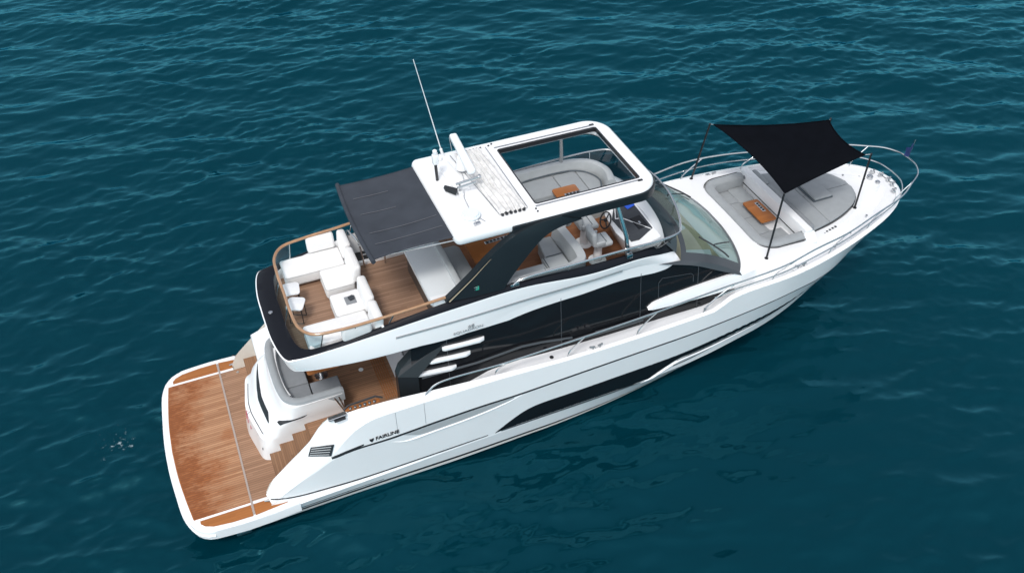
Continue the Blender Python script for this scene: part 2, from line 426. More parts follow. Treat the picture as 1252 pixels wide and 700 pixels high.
mf = n.nodes.new('ShaderNodeMix'); mf.data_type = 'RGBA'; L(fr2.outputs[0], mf.inputs[0]); L(mxc.outputs[2], mf.inputs[6]); mf.inputs[7].default_value = (.45, .55, .58, 1)
L(mf.outputs[2], df.inputs['Color'])
tr = n.nodes.new('ShaderNodeBsdfTransparent'); tr.inputs[0].default_value = (.22, .62, .68, 1)
m1 = n.nodes.new('ShaderNodeMixShader'); m1.inputs[0].default_value = .30; L(df.outputs[0], m1.inputs[1]); L(tr.outputs[0], m1.inputs[2])
gl = n.nodes.new('ShaderNodeBsdfGlossy'); gl.inputs['Roughness'].default_value = .05; gl.inputs['Color'].default_value = (.20, .80, 1, 1); L(bp.outputs[0], gl.inputs['Normal'])
fr = n.nodes.new('ShaderNodeFresnel'); fr.inputs[0].default_value = 1.43; L(bp.outputs[0], fr.inputs['Normal'])
m2 = n.nodes.new('ShaderNodeMixShader'); L(fr.outputs[0], m2.inputs[0]); L(m1.outputs[0], m2.inputs[1]); L(gl.outputs[0], m2.inputs[2])
L(m2.outputs[0], out.inputs['Surface'])
me.materials.append(m)
deep = MB().add([(-far, -far, -7), (far, -far, -7), (far, far, -7), (-far, far, -7)], [(0, 1, 2, 3)]).build('deep_water_sheet', mat('deep_water', (.0003, .016, .026), .9, spec=0), smooth=False)  # added dark sheet standing in for deep water below the see-through surface
structure(deep)

# ================================================================== the yacht
yacht = thing('motor_yacht', 'white motor yacht with flybridge, black side windows and teak decks lying on the sea', 'yacht', (9.5, 0, SEA))
# ---- hull lines: G outer gunwale crease, GI inner gunwale edge, A black styling line, B lower line, W chine, K keel (starboard given as +y)
G = [(2.0, 2.42, .60), (2.35, 2.44, .85), (3.39, 2.46, 1.52), (3.85, 2.47, 2.02), (4.10, 2.48, 2.26), (4.45, 2.49, 2.45), (5.2, 2.51, 2.52), (7.4, 2.52, 2.54), (9.4, 2.52, 2.47), (11.5, 2.51, 2.48), (13.0, 2.47, 2.50), (13.35, 2.465, 2.53), (13.75, 2.455, 2.76), (14.1, 2.445, 2.825), (15.67, 2.38, 2.85), (16.9, 2.19, 2.90), (18.27, 1.83, 2.97), (19.45, 1.34, 2.93), (20.1, .93, 2.92), (20.5, .48, 2.91), (20.62, 0, 2.91)]
GI = [(1.93, 2.15, .66), (2.0, 2.15, .90), (2.52, 2.15, 1.43), (3.12, 2.15, 1.98), (3.55, 2.15, 2.52), (3.9, 2.16, 2.56), (4.9, 2.2, 2.6), (5.9, 2.28, 2.60), (7.4, 2.38, 2.58), (9.4, 2.43, 2.50), (11.5, 2.42, 2.51), (13.0, 2.38, 2.53), (13.35, 2.375, 2.56), (13.75, 2.35, 2.79), (14.1, 2.335, 2.86), (15.67, 2.27, 2.89), (16.9, 2.08, 2.94), (18.27, 1.72, 3.00), (19.45, 1.20, 2.96), (20.1, .78, 2.95), (20.42, .3, 2.94), (20.46, 0, 2.94)]
A = [(1.95, 2.42, .50), (3.0, 2.46, 1.2), (3.7, 2.50, 1.62), (4.96, 2.525, 1.70), (5.95, 2.53, 1.77), (7, 2.535, 1.82), (8.1, 2.535, 1.83), (9.4, 2.53, 1.89), (11, 2.51, 1.94), (12.7, 2.47, 1.97), (13.9, 2.40, 2.0), (15.2, 2.33, 2.09), (16.0, 2.22, 2.11), (16.7, 2.10, 2.12), (17.3, 1.93, 2.15), (18.0, 1.62, 2.2), (18.8, 1.18, 2.28), (19.5, .73, 2.37), (20.0, .32, 2.46), (20.22, 0, 2.52)]
B = [(1.2, 2.44, .50), (2.3, 2.45, .52), (2.7, 2.46, .55), (3.3, 2.463, .535), (4, 2.465, .50), (7.2, 2.45, .56), (10, 2.40, .62), (12.3, 2.31, .66), (13.5, 2.22, .72), (14.4, 2.12, .80), (15.36, 1.99, .90), (16.1, 1.88, 1.10), (16.95, 1.70, 1.42), (17.5, 1.50, 1.60), (18.3, 1.08, 1.82), (19.0, .66, 2.0), (19.5, .33, 2.1), (19.8, 0, 2.18)]
Q = [(1.2, 2.60, .46), (2.2, 2.60, .49), (2.65, 2.60, .52), (3.2, 2.57, .50), (3.9, 2.53, .475), (4.7, 2.50, .47), (6, 2.468, .50), (7.2, 2.452, .53), (10, 2.40, .59), (12.3, 2.31, .63), (13.5, 2.22, .69), (14.4, 2.115, .77), (15.36, 1.985, .87), (16.1, 1.875, 1.07), (16.95, 1.69, 1.39), (17.5, 1.49, 1.57), (18.3, 1.07, 1.79), (19.0, .65, 1.97), (19.5, .32, 2.07), (19.78, 0, 2.15)]
W = [(1.2, 2.40, -.08), (4, 2.37, -.06), (6.5, 2.37, -.06), (8.25, 2.32, -.05), (9.15, 2.29, -.05), (10.6, 2.17, -.05), (11.66, 2.03, -.04), (12.74, 1.86, -.02), (13.82, 1.68, .02), (14.6, 1.52, .08), (15.5, 1.28, .18), (16.5, .9, .36), (17.5, .5, .62), (18.5, .15, .95), (18.9, 0, 1.15)]
K = [(1.2, 0, -.95), (4.4, 0, -.95), (8, 0, -.95), (13, 0, -.95), (16.5, 0, -.7), (18, 0, -.2), (18.9, 0, .6), (19.2, 0, .95)]
NS = 90
XC = np.linspace(1.2, 17.4, 68)            # common stations; the last ones follow each curve round the stem
def hcurve(T):
    c = crv(T, 900); c0 = c[np.r_[True, np.diff(c[:, 0]) > 0] | (c[:, 0] > 17)]
    a = np.stack([np.interp(XC, c[:, 0], c[:, k]) for k in range(3)], 1)
    r = c[c[:, 0] >= 17.4]; r = np.vstack([a[-1], r]) if len(r) else np.array([a[-1], c[-1]])
    q = np.r_[0, np.cumsum(np.linalg.norm(np.diff(r, axis=0), axis=1))]; u = np.linspace(0, q[-1], NS - len(XC) + 1)[1:]
    return np.vstack([a, np.stack([np.interp(u, q, r[:, k]) for k in range(3)], 1)])
hG, hGI, hA, hB, hQ, hW, hK = [hcurve(T) for T in (G, GI, A, B, Q, W, K)]
dense = {k: crv(T, 900) for k, T in (('G', G), ('A', A), ('B', B), ('Q', Q), ('W', W))}
def at_x(k, x):
    c = dense[k]; return np.interp(x, c[:, 0], c[:, 1]), np.interp(x, c[:, 0], c[:, 2])
def hull_y(x, z):
    pts = [at_x(k, x) for k in ('W', 'Q', 'B', 'A', 'G')]
    zs = [p[1] for p in pts]; ys = [p[0] for p in pts]
    return float(np.interp(z, zs, ys))
def mix_rings(a, b, n): return [a + (b - a) * t for t in np.linspace(0, 1, n)]
for sgn in (-1, 1):
    pass
hm = MB()
for sgn in (-1, 1):
    S = np.array([1, sgn, 1])
    hm.loft([r * S for r in (hB, hA)], mi=0); hm.loft([r * S for r in (hA, hG)], mi=0)
    hm.loft([r * S for r in (hW, hQ)], mi=0); hm.loft([r * S for r in (hQ, hB)], mi=0); hm.loft([r * S for r in (hG, hGI)], mi=0)
    hm.loft([r * S for r in (hK, hW)], mi=1)
# transom closing
for sgn in (-1, 1):
    S = np.array([1, sgn, 1])
    hm.add([p * S for p in (hB[0], hA[0], hG[0], hGI[0], np.array([1.95, 2.14, .3]))], [(0, 1, 2, 3, 4)], 0)
hm.add([hK[0], hW[0], hQ[0], hB[0], hB[0] * [1, -1, 1], hQ[0] * [1, -1, 1], hW[0] * [1, -1, 1]], [tuple(range(7))], 1)
hull = hm.build('hull', None, yacht, mats=[M['gel'], M['bottom']], angle=22)

def hull_strip(name, pts, wid, m, parent, off=.006, n=60, both=True, closed_poly=None, smooth_n=True):
    """a painted/trim band on the hull side: pts = (x, z) centre line, wid = height (number or list)"""
    c = crv(pts, n); ww = crv([(i, v) for i, v in enumerate(wid)], n)[:, 1] if hasattr(wid, '__len__') else [wid] * n
    mb = MB()
    for sgn in ((-1, 1) if both else (-1,)):
        rings = []
        for j in range(5):
            r = []
            for (x, z), q in zip(c, ww):
                zz = z + q * (j / 4 - .5); y = hull_y(x, zz) + (off if 0 < j < 4 else off * .2); r.append((x, sgn * y, zz))
            rings.append(r)
        mb.loft(rings)
    return mb.build(name, m, parent, angle=60)
hull_strip('styling_line', [(x, at_x('A', x)[1]) for x in np.linspace(3.8, 19.7, 60)], list(np.interp(np.linspace(0, 1, 60), [0, .08, .5, .8, 1], [.05, .07, .055, .04, .02])), M['line'], hull, n=140)
hull_strip('lower_line', [(2.0, .80), (2.1, .74), (2.32, .675), (2.68, .62), (3.2, .585), (4.04, .545), (5.6, .565), (7.25, .60)], [.045, .05, .06, .055, .05, .045, .045, .03], M['line'], hull, n=70)
hull_strip('boot_stripe', [(1.5, .12), (4.4, .105), (7.4, .085), (9.2, .07), (10.7, .06), (11.7, .06), (13.2, .09)], [.10, .10, .09, .085, .075, .06, .01], M['line'], hull, n=80)
hull_strip('boot_line', [(1.5, .245), (2.6, .24), (4.6, .215)], [.04, .04, .02], M['line'], hull, n=20)
hull_strip('waterline_trim', [(1.5, .03), (4.4, .02), (7.4, .01), (9.2, .0), (11, .0), (12.8, .015)], .035, M['beige'], hull, n=60)

def hull_panel(name, top, bot, m, parent, off=.008, n=90):
    """glazed panel between two (x, z) edges on both hull sides"""
    mb = MB(); ta_ = crv(top, 300); tb_ = crv(bot, 300); xg = np.linspace(max(ta_[0, 0], tb_[0, 0]), min(ta_[-1, 0], tb_[-1, 0]), n)
    a = [(x, np.interp(x, ta_[:, 0], ta_[:, 1])) for x in xg]; b = [(x, np.interp(x, tb_[:, 0], tb_[:, 1])) for x in xg]
    a = [np.array(p) for p in a]; b = [np.array(p) for p in b]
    for sgn in (-1, 1):
        rings = []
        for j in range(7):
            r = []
            for p, q in zip(a, b):
                x, z = p + (q - p) * j / 6; r.append((x, sgn * (hull_y(x, z) + (off if 0 < j < 6 else .001)), z))
            rings.append(r)
        mb.loft(rings)
    return mb.build(name, m, parent, angle=60)
win = hull_panel('hull_window', [(7.44, .61), (7.91, .94), (8.2, 1.10), (8.5, 1.185), (9.48, 1.21), (10.84, 1.23), (12.46, 1.24), (13.25, 1.29), (14.01, 1.355), (14.8, 1.425), (15.6, 1.50), (16.3, 1.62), (16.9, 1.80)],
           [(7.44, .59), (7.95, .635), (8.5, .645), (9.53, .65), (10.7, .63), (11.5, .60), (11.72, .62), (11.95, .74), (12.25, .90), (12.55, 1.03), (12.9, 1.06), (13.3, 1.09), (14.05, 1.17), (14.85, 1.25), (15.7, 1.37), (16.3, 1.54), (16.9, 1.79)], M['black'], hull, n=150)
hull_panel('window_sill', [(7.6, .63), (8.5, .64), (9.53, .645), (10.7, .625), (11.6, .60)], [(7.6, .575), (8.5, .58), (9.5, .58), (10.7, .555), (11.6, .54)], M['graph'], hull, n=50)
hull_panel('tail_trim', [(12.5, 1.005), (12.9, 1.055), (13.3, 1.085), (14.05, 1.165), (14.85, 1.245), (15.7, 1.365), (16.3, 1.53)], [(12.5, .985), (12.9, 1.0), (13.3, 1.015), (14.05, 1.085), (14.85, 1.175), (15.7, 1.33), (16.3, 1.525)], M['graph'], hull, n=60)
hull_panel('hull_vent', [(12.40, .82), (12.97, .87), (13.6, .95)], [(12.42, .785), (12.97, .825), (13.6, .945)], M['line'], hull, n=24)
# white moulded lip that sweeps up in front of the window
lipm = MB()
for sgn in (-1, 1):
    cc = crv([(11.5, .55), (11.75, .58), (11.98, .69), (12.28, .84), (12.6, .955), (13.3, .98), (14.0, 1.05), (15.0, 1.16)], 50); rr = np.interp(np.linspace(0, 1, 50), [0, .15, .5, 1], [.02, .04, .03, .008])
    lipm.tube([(x, sgn * (hull_y(x, z) + .0), z) for x, z in cc], list(rr), 8)
lipm.build('window_lip', M['gel'], hull, angle=60)
# scooped ledge below the styling line
led = MB()
for sgn in (-1, 1):
    cc = crv([(4.9, 1.55), (5.2, 1.43), (5.88, 1.46), (6.9, 1.53), (7.72, 1.66), (8.1, 1.79)], 40); rr = np.interp(np.linspace(0, 1, 40), [0, .2, .7, 1], [.008, .03, .026, .006])
    led.tube([(x, sgn * hull_y(x, z), z) for x, z in cc], list(rr), 8)
led.build('styling_ledge', M['gel'], hull, angle=60)
scp = hull_panel('recess_shade_panel', [(5.15, 1.69), (5.6, 1.72), (6.2, 1.76), (7.0, 1.80), (7.9, 1.82)], [(5.15, 1.685), (5.6, 1.49), (6.2, 1.505), (7.0, 1.56), (7.9, 1.74)], mat('shaded_grey_gel', (.40, .42, .43), .35), hull, off=.003, n=40)  # panel lying on the hull, the scoop's shade put into its grey
pj = MB()
for s in (-1, 1):
    for xj in (5.05, 5.72): pj.tube([(xj, s * (hull_y(xj, z) + .001), z) for z in np.linspace(at_x('A', xj)[1] + .06, at_x('G', xj)[1] - .02, 8)], .0045, 5)
pj.build('panel_joint', M['steel_d'], hull)
# louvre and its black tail on the quarter
for sgn in (-1, 1):
    lm = MB()
    def gx_(x, t):   # point on the sloping quarter face: t 0 = crease, 1 = inner edge
        a1 = np.array([np.interp(x, dense['G'][:, 0], dense['G'][:, k]) for k in range(3)])
        b1 = np.array([np.interp(x, crv(GI, 600)[:, 0], crv(GI, 600)[:, k]) for k in range(3)])
        p = a1 + (b1 - a1) * t; return np.array([p[0], p[1] + .02, p[2] + .03])
    q = [gx_(3.02, .62), gx_(3.12, .80), gx_(3.62, .22), gx_(3.50, .02)]
    q = [v * np.array([1, sgn, 1]) for v in q]
    lm.add(q, [(0, 1, 2, 3)]); lm.build('quarter_louvre', M['line'], hull, smooth=False)
    fm = MB()
    for t in (.14, .36, .58, .80):
        a1 = q[0] + (q[1] - q[0]) * t; b1 = q[3] + (q[2] - q[3]) * t
        d1 = b1 - a1; a1 = a1 + d1 * .06; b1 = b1 - d1 * .1
        fm.tube([a1 + (0, 0, .008), b1 + (0, 0, .008)], .012, 6)
    fm.build('louvre_slat', M['steel'], hull)
hull_strip('quarter_trim', [(3.50, 1.60), (3.7, 1.645), (3.95, 1.70), (4.25, 1.76)], [.07, .09, .075, .05], M['line'], hull, off=.012, n=20)
# maker's lettering
def letters_on_hull(s, size, x, z, m, parent, name, slope=0, yoff=.012, squash=1.0, bold=0, plane_y=None, lean=0, cap=None):
    me = text_mesh(s, size, name, .002, bold)
    o = bpy.data.objects.new(name, me); C.objects.link(o)
    for v in me.vertices:
        tx, ty = v.co.x * squash, v.co.y
        X_ = x + tx; Z_ = z + ty + slope * tx
        yy = plane_y(X_, Z_) if plane_y else hull_y(X_, Z_)
        v.co = Vector((X_, -(yy + yoff + v.co.z), Z_))
    me.materials.append(m); attach(o, parent); return o
letters_on_hull('FAIRLINE', .15, 4.53, 1.80, M['line'], hull, 'maker_lettering', .045, squash=.92, bold=.004)
sh = MB(); sp = [(4.39, 1.895), (4.44, 1.88), (4.49, 1.90), (4.485, 1.835), (4.44, 1.77), (4.395, 1.83)]
sh.add([(x, -(hull_y(x, z) + .014), z) for x, z in sp], [tuple(range(6))]); sh.build('maker_badge', M['line'], hull, smooth=False)
# stern gear: exhaust flap and corner trim at the waterline
sb = MB(); sb.box((1.25, -2.44, .02), (.34, .16, .10), 0, .02, 2); sb.box((1.5, -2.42, .10), (.5, .08, .07), 0, .02, 2); sb.build('trim_tab_bracket', M['steel_d'], hull)

# ---- deck (white non-slip), side decks and cockpit liner
def gi_at(x):
    c = dense_gi; return float(np.interp(x, c[:, 0], c[:, 1])), float(np.interp(x, c[:, 0], c[:, 2]))
dense_gi = crv(GI, 900)
def deck_z(x):
    gz = gi_at(x)[1]
    return float(np.interp(x, [5.6, 6.2, 7.5, 8.3], [1.55, 1.8, 2.3, gi_at(8.3)[1] - .13])) if x < 8.3 else gz - float(np.interp(x, [8.3, 13.35, 13.75, 16, 21], [.13, .13, .27, .03, .02]))
dm = MB(); xs = np.linspace(5.55, 20.44, 110)
rows = []
for x in xs:
    y, gz = gi_at(x); dz = deck_z(x); y2 = max(y - .02, .01)
    rows.append([(x, s * v, z) for s, vz in ((-1, ((y, gz), (y2, dz), (y2 * .75, dz), (y2 * .3, dz))), (1, ((y2 * .3, dz), (y2 * .75, dz), (y2, dz), (y, gz)))) for v, z in vz])
dm.loft(rows); deck = dm.build('deck', M['gel_matt'], yacht, angle=30)
# notch blocks on the bulwark where it steps up to the foredeck
cl = MB()
for s in (-1, 1):
    cl.loft([[(x, s * gi_at(x)[0], gi_at(x)[1]) for x in np.linspace(1.95, 6.6, 40)], [(x, s * (gi_at(x)[0] - .01), .4) for x in np.linspace(1.95, 6.6, 40)]])
cl.build('quarter_lining', M['beige'], yacht)

# ---- swim platform
plat_out = [(1.4, 2.66), (.9, 2.63), (.55, 2.58), (.34, 2.44), (.22, 2.25), (.10, 1.9), (.02, 1.2), (-.03, .5), (-.04, 0)]
half = crv(plat_out, 26)
plan = [tuple(p) for p in half] + [(p[0], -p[1]) for p in half[::-1][1:]]
plan = [(2.6, 2.40), (2.6, 2.60), (2.0, 2.645)] + plan + [(2.0, -2.645), (2.6, -2.60), (2.6, -2.40)]
plat = MB().prism(plan, .27, .55, .03, 2).build('swim_platform', M['gel'], yacht, angle=40)
rub = MB(); rub.tube([(p[0] - .0, p[1], .40) for p in plan[8:-8]], .035, 8); rub.build('rubbing_strake', M['gel'], plat)
tin = crv([(1.96, 2.15), (.30, 2.14), (.17, 1.2), (.10, 0)], 30)
tin = [(1.96, 2.13), (.31, 2.13)] + [tuple(p) for p in crv([(.30, 2.08), (.22, 1.5), (.15, .8), (.12, 0)], 14)]
tp = tin + [(p[0], -p[1]) for p in tin[::-1][1:]]
tp = [(1.555, 2.13)] + tp[1:-1] + [(1.555, -2.13)]
MB().prism([(p[0] - .02 * (p[0] < 1.5), p[1] * 1.008) for p in tp], .5, .557).build('teak_margin', M['teak_s'], plat, smooth=False)
MB().prism(tp, .5, .562).build('platform_teak', M['teak_p'], plat, smooth=False)
MB().prism([(1.60, 2.13), (1.60, -2.13), (2.5, -2.13), (2.5, 2.13)], .5, .561)  .build('transom_teak', teak('teak_transom', (.235, .128, .075), (.36, .21, .13), .062, caulk=(.09, .06, .045), cw=.15), plat, smooth=False)
MB().prism([(1.557, 2.5), (1.557, -2.5), (1.598, -2.5), (1.598, 2.5)], .5, .568).build('platform_seam', mat('pale_seam', (.36, .30, .265), .5), plat, smooth=False)
for s in (-1, 1):
    band = [(.42, 2.22), (1.55, 2.22), (1.55, 2.53), (1.1, 2.52), (.68, 2.47), (.5, 2.39), (.42, 2.3)]
    MB().prism([(x, s * y) for x, y in band], .5, .562).build('side_teak', M['teak_s'], plat, smooth=False)
    band = [(1.605, 2.22), (2.1, 2.22), (2.35, 2.46), (1.605, 2.53)]
    MB().prism([(x, s * y) for x, y in band], .5, .561).build('side_teak', M['teak_s'], plat, smooth=False)
    cm = MB(); cm.tube([(1.95, s * 2.30, .56), (1.95, s * 2.30, .61)], .018, 8); cm.tube([(2.12, s * 2.33, .56), (2.12, s * 2.33, .61)], .018, 8); cm.tube([(1.86, s * 2.28, .615), (2.22, s * 2.35, .615)], .02, 8)
    cm.build('mooring_cleat', M['steel'], plat)
    MB().cyl((2.0 + .02, s * 2.0, .57), .035, .01, 16).build('deck_fitting', M['steel'], plat)

# ---- transom module with the stern sofa
ts = MB()
def tplan(k, z):
    # k 0 base .. 1 top
    base = [(4.15, 1.16), (3.2, 1.17), (2.5, 1.17), (2.25, 1.14), (2.08, 1.02), (1.99, .62), (1.91, .2), (1.9, 0)]
    topc = [(4.15, 1.22), (3.5, 1.24), (3.12, 1.24), (2.92, 1.16), (2.80, .95), (2.73, .6), (2.70, .2), (2.70, 0)]
    a = np.array(base); b = np.array(topc); c = crvx(a + (b - a) * k, 40); c = np.vstack([c, c[::-1][1:] * [1, -1]])
    return [(p[0], p[1], z) for p in c]
prof = [(0, .55), (.05, .85), (.12, 1.25), (.30, 1.33), (.42, 1.55), (.62, 1.72), (.86, 1.80), (.97, 2.0), (1.0, 2.14), (1.03, 2.18), (1.08, 2.19)]
rings = [tplan(k, z) for k, z in prof]
ts.loft(rings); inn = [(min(p[0] + .18, 4.15) if abs(p[1]) < 1.0 else p[0], p[1] * .86, 2.19) for p in rings[-1]]
ts.loft([rings[-1], inn]); ts.loft([inn, [(p[0], p[1], 1.5) for p in inn]])
ts.loft([[rings[i][0] for i in range(len(rings))] + [inn[0], (inn[0][0], inn[0][1], 1.5)], [(4.15, rings[0][0][1] * .8, 1.5)] * (len(rings) + 2)])
ts.loft([[rings[i][-1] for i in range(len(rings))] + [inn[-1], (inn[-1][0], inn[-1][1], 1.5)], [(4.15, -rings[0][0][1] * .8, 1.5)] * (len(rings) + 2)])
trans = ts.build('transom_module', M['gel'], yacht, angle=38)
def tsurf(u, v):
    """point on the outer skin: u 0..1 from starboard end round the stern to port end, v index along the profile"""
    i = min(int(v), len(rings) - 2); t = v - i
    c = np.array(rings[i]) * (1 - t) + np.array(rings[i + 1]) * t
    q = u * (len(c) - 1); j = min(int(q), len(c) - 2); return c[j] + (c[j + 1] - c[j]) * (q - j)
cen = np.array([3.4, 0, 1.2])
def tband(name, us, v0, v1, m, off=.012):
    mb = MB(); rows_ = []
    for k_ in range(9):
        t_ = k_ / 8; r_ = []
        for u, p, q in zip(us, v0, v1):
            P = tsurf(u, p + (q - p) * t_); nrm = P - cen; nrm[2] = .4; nrm /= np.linalg.norm(nrm); r_.append(P + nrm * off)
        rows_.append(r_)
    mb.loft(rows_); return mb.build(name, m, trans, angle=60)
# u runs port(+y) -> stern -> starboard(-y)
us = np.linspace(.35, .80, 40)
tband('air_slot', np.linspace(.30, .70, 30), np.interp(np.linspace(0, 1, 30), [0, .3, .9, 1], [5.2, 4.85, 4.4, 4.3]), np.interp(np.linspace(0, 1, 30), [0, .3, .9, 1], [5.25, 5.3, 5.05, 4.4]), M['anth'])
tband('side_slot', np.linspace(.745, .90, 24), np.interp(np.linspace(0, 1, 24), [0, .3, 1], [5.1, 4.7, 6.2]), np.interp(np.linspace(0, 1, 24), [0, .3, 1], [5.4, 5.85, 6.25]), M['anth'])
tband('garage_door_seam', np.linspace(.33, .70, 30), [2.6] * 30, [2.72] * 30, M['line'], .008)
tband('garage_lock', [.715, .722], [1.05, 1.05], [1.25, 1.25], M['line'], .01)
tband('garage_lock', [.335, .342], [1.75, 1.75], [1.95, 1.95], M['line'], .01)
# small red script, reading up the garage door, with a short bar beside it
rs = MB()
def tpt(u, v, off=.014):
    P = tsurf(u, v); nrm = P - cen; nrm[2] = .4; nrm /= np.linalg.norm(nrm); return P + nrm * off
scr = [(0.520, 1.75), (.512, 2.05), (.525, 2.2), (.535, 1.9), (.530, 1.55), (.545, 1.5), (.552, 1.8), (.545, 2.05), (.560, 2.0), (.566, 1.65), (.572, 1.4), (.583, 1.6), (.578, 1.75)]
rs.tube([tpt(u, v) for u, v in crv(scr, 60)], .0045, 5)
rs.tube([tpt(.600, 1.3), tpt(.612, 1.5)], .006, 5); rs.tube([tpt(.6, 1.55), tpt(.606, 1.3)], .006, 5)
rs.build('tender_script', M['red'], trans)
MB().tube([tpt(.556, 1.95), tpt(.553, 2.5)], .006, 5).build('script_bar', M['line'], trans)
# seat ring and cushions of the stern sofa
seat_o = [(2.86, .96), (2.86, -.96), (4.2, -.96), (4.2, -.40), (3.55, -.40), (3.55, .62), (3.55, .96)]
MB().prism([(2.9, 1.0), (2.9, -1.0), (4.13, -1.0), (4.13, -.44), (3.52, -.44), (3.52, 1.0)], 1.5, 1.86, .02).build('sofa_base', M['interior'], trans)
MB().prism([(2.9, 1.02), (2.9, -.38), (3.52, -.38), (3.52, 1.02)], 1.86, 1.985, .035, 3).build('seat_cushion', M['grey_dark'], trans)
MB().prism([(2.9, -.40), (2.9, -1.02), (3.52, -1.02), (3.52, -.40)], 1.86, 1.985, .035, 3).build('seat_cushion', M['grey_dark'], trans)
MB().prism([(3.54, -.42), (3.54, -1.02), (4.22, -1.02), (4.22, -.42)], 1.86, 1.985, .035, 3).build('seat_cushion', M['grey_dark'], trans)
bk = MB()
bpath = crv([(3.1, 1.14), (2.92, 1.0), (2.85, .6), (2.83, 0), (2.86, -.6), (2.95, -.95), (3.14, -1.10), (3.6, -1.12), (4.2, -1.12)], 50)
rr = []
for i, p in enumerate(bpath):
    t = bpath[min(i + 1, 49)] - bpath[max(i - 1, 0)]; t /= np.linalg.norm(t); nx, ny = -t[1], t[0]
    if i == 0: pass
    prof2 = [(-.10, 1.95), (-.11, 2.15), (-.08, 2.26), (0, 2.29), (.07, 2.26), (.12, 2.13), (.17, 1.98), (.2, 1.9)]
    e = 0.0 if i in (0, 49) else 1
    rr.append([(p[0] + nx * o_ * (1 if e else .9), p[1] + ny * o_ * (1 if e else .9), z if e else 1.95 + (z - 1.95) * .9) for o_, z in prof2])
bk.loft(rr, True, True); bk.build('sofa_backrest', M['grey_fab'], trans, angle=50)

# ---- steps down to the platform, both sides
for s in (-1, 1):
    for i, (xa, za) in enumerate(((2.28, .82), (2.55, 1.05), (2.88, 1.28), (3.2, 1.5))[:4 if s < 0 else 1]):
        xb = (2.55, 2.88, 3.2, 3.5)[i]
        sp = MB().box(((xa + 4.0) / 2, s * 1.66, (za + .45) / 2), (4.0 - xa, 1.0, za - .45 - .012), 0, 0).build('stern_step', M['gel'], yacht)
        MB().box(((xa - .03 + xb) / 2, s * 1.66, za), (xb - xa + .05, .98, .03), 0, .008, 1).build('tread', M['wood_step'], sp)
MB().prism([(2.56, 1.0), (2.56, 2.14), (3.7, 2.14), (3.7, 1.0)], .5, lambda x, y: 1.62 + .42 * min(1, (x - 2.56) / .7), .06, 3).build('port_moulding', M['gel'], yacht, angle=40)
# ---- cockpit sole
ck = MB().prism([(3.22, 2.13), (3.22, -2.13), (5.0, -2.2), (6.4, -2.2), (6.4, 2.2), (5.0, 2.2)], 1.3, 1.52).build('cockpit_sole', M['teak_c'], yacht, smooth=False)
gr = MB()
for i in range(6): gr.box((5.16 + i * .055, -.25, 1.525), (.022, 1.9, .01), 0, 0)
gr.build('floor_grille', M['wood'], ck)
MB().cyl((4.85, -.05, 1.53), .06, .016, 20, .004).build('sole_fitting', M['gel'], ck)
MB().cyl((5.2, .35, 1.523), .055, .01, 18).build('sole_fitting', M['line'], ck)
# side gate with chrome post and seat hardware by the quarter
gt = MB(); gt.tube([(3.95, -1.22, 2.12), (4.15, -1.28, 1.56)], .018, 8); gt.tube([(4.05, -1.22, 2.12), (4.18, -1.30, 1.56)], .018, 8); gt.cyl((4.16, -1.29, 1.6), .05, .10, 16, .01)
gt.build('gate_post', M['steel'], yacht)
gd = MB(); gd.tube([(4.12, -2.02, 2.62), (4.75, -2.02, 2.66)], .022, 8); gd.tube([(4.75, -2.02, 2.66), (4.9, -2.08, 2.62)], .022, 8); gd.tube([(4.12, -2.02, 2.62), (4.0, -2.08, 2.58)], .022, 8); gd.build('gate_rail', M['line'], yacht)
rl = MB()
for k in range(6): rl.cyl((4.15 + k * .11, -2.10, 2.60), .035, .05, 14, .01)
rl.build('fairlead_roller', M['steel'], yacht)
MB().box((4.43, -2.07, 2.565), (.8, .11, .03), 0, .01, 1).build('fairlead_base', M['wood'], yacht)
MB().box((3.82, -2.20, 2.585), (.42, .12, .05), R(4), .012, 1).build('quarter_cleat', M['steel'], yacht)
MB().box((3.86, -2.30, 2.575), (.26, .07, .05), R(4), .012, 1).build('cleat_recess', M['line'], yacht)

# ---- saloon sides
st_top = [(5.75, -1.72, 3.62), (6.8, -1.84, 3.62), (7.6, -1.85, 3.62), (8.0, -1.84, 3.78), (8.45, -1.82, 3.95), (9.66, -1.82, 4.05), (10.92, -1.8, 4.14), (12.3, -1.78, 3.90), (13.2, -1.85, 3.56), (14.18, -1.98, 3.08)]
st_bot = [(5.6, -1.86, 1.52), (6.7, -1.95, 1.6), (7.5, -1.98, 1.95), (8.0, -2.0, 2.15), (8.5, -2.02, 2.33), (9.7, -2.02, 2.33), (10.9, -2.04, 2.34), (12.2, -2.04, 2.35), (13.2, -2.06, 2.37), (14.15, -2.06, 2.5)]
tA = crvx(st_top, 100); tB = crvx(st_bot, 100)
def side_pt(x, z, s=-1, off=0):
    i = np.argmin(np.abs(tA[:, 0] - x)); a1, b1 = tA[i], tB[i]; t = (z - b1[2]) / (a1[2] - b1[2]); y = b1[1] + (a1[1] - b1[1]) * t
    return np.array([x, -s * (y - off) if s > 0 else y - off, z])
saloon = None
sm = MB()
for s in (1, -1):
    S = np.array([1, s, 1]); sm.loft([(tA + (tB - tA) * t) * S for t in np.linspace(0, 1, 8)])
saloon = sm.build('saloon_side_glass', M['black'], yacht, angle=60)
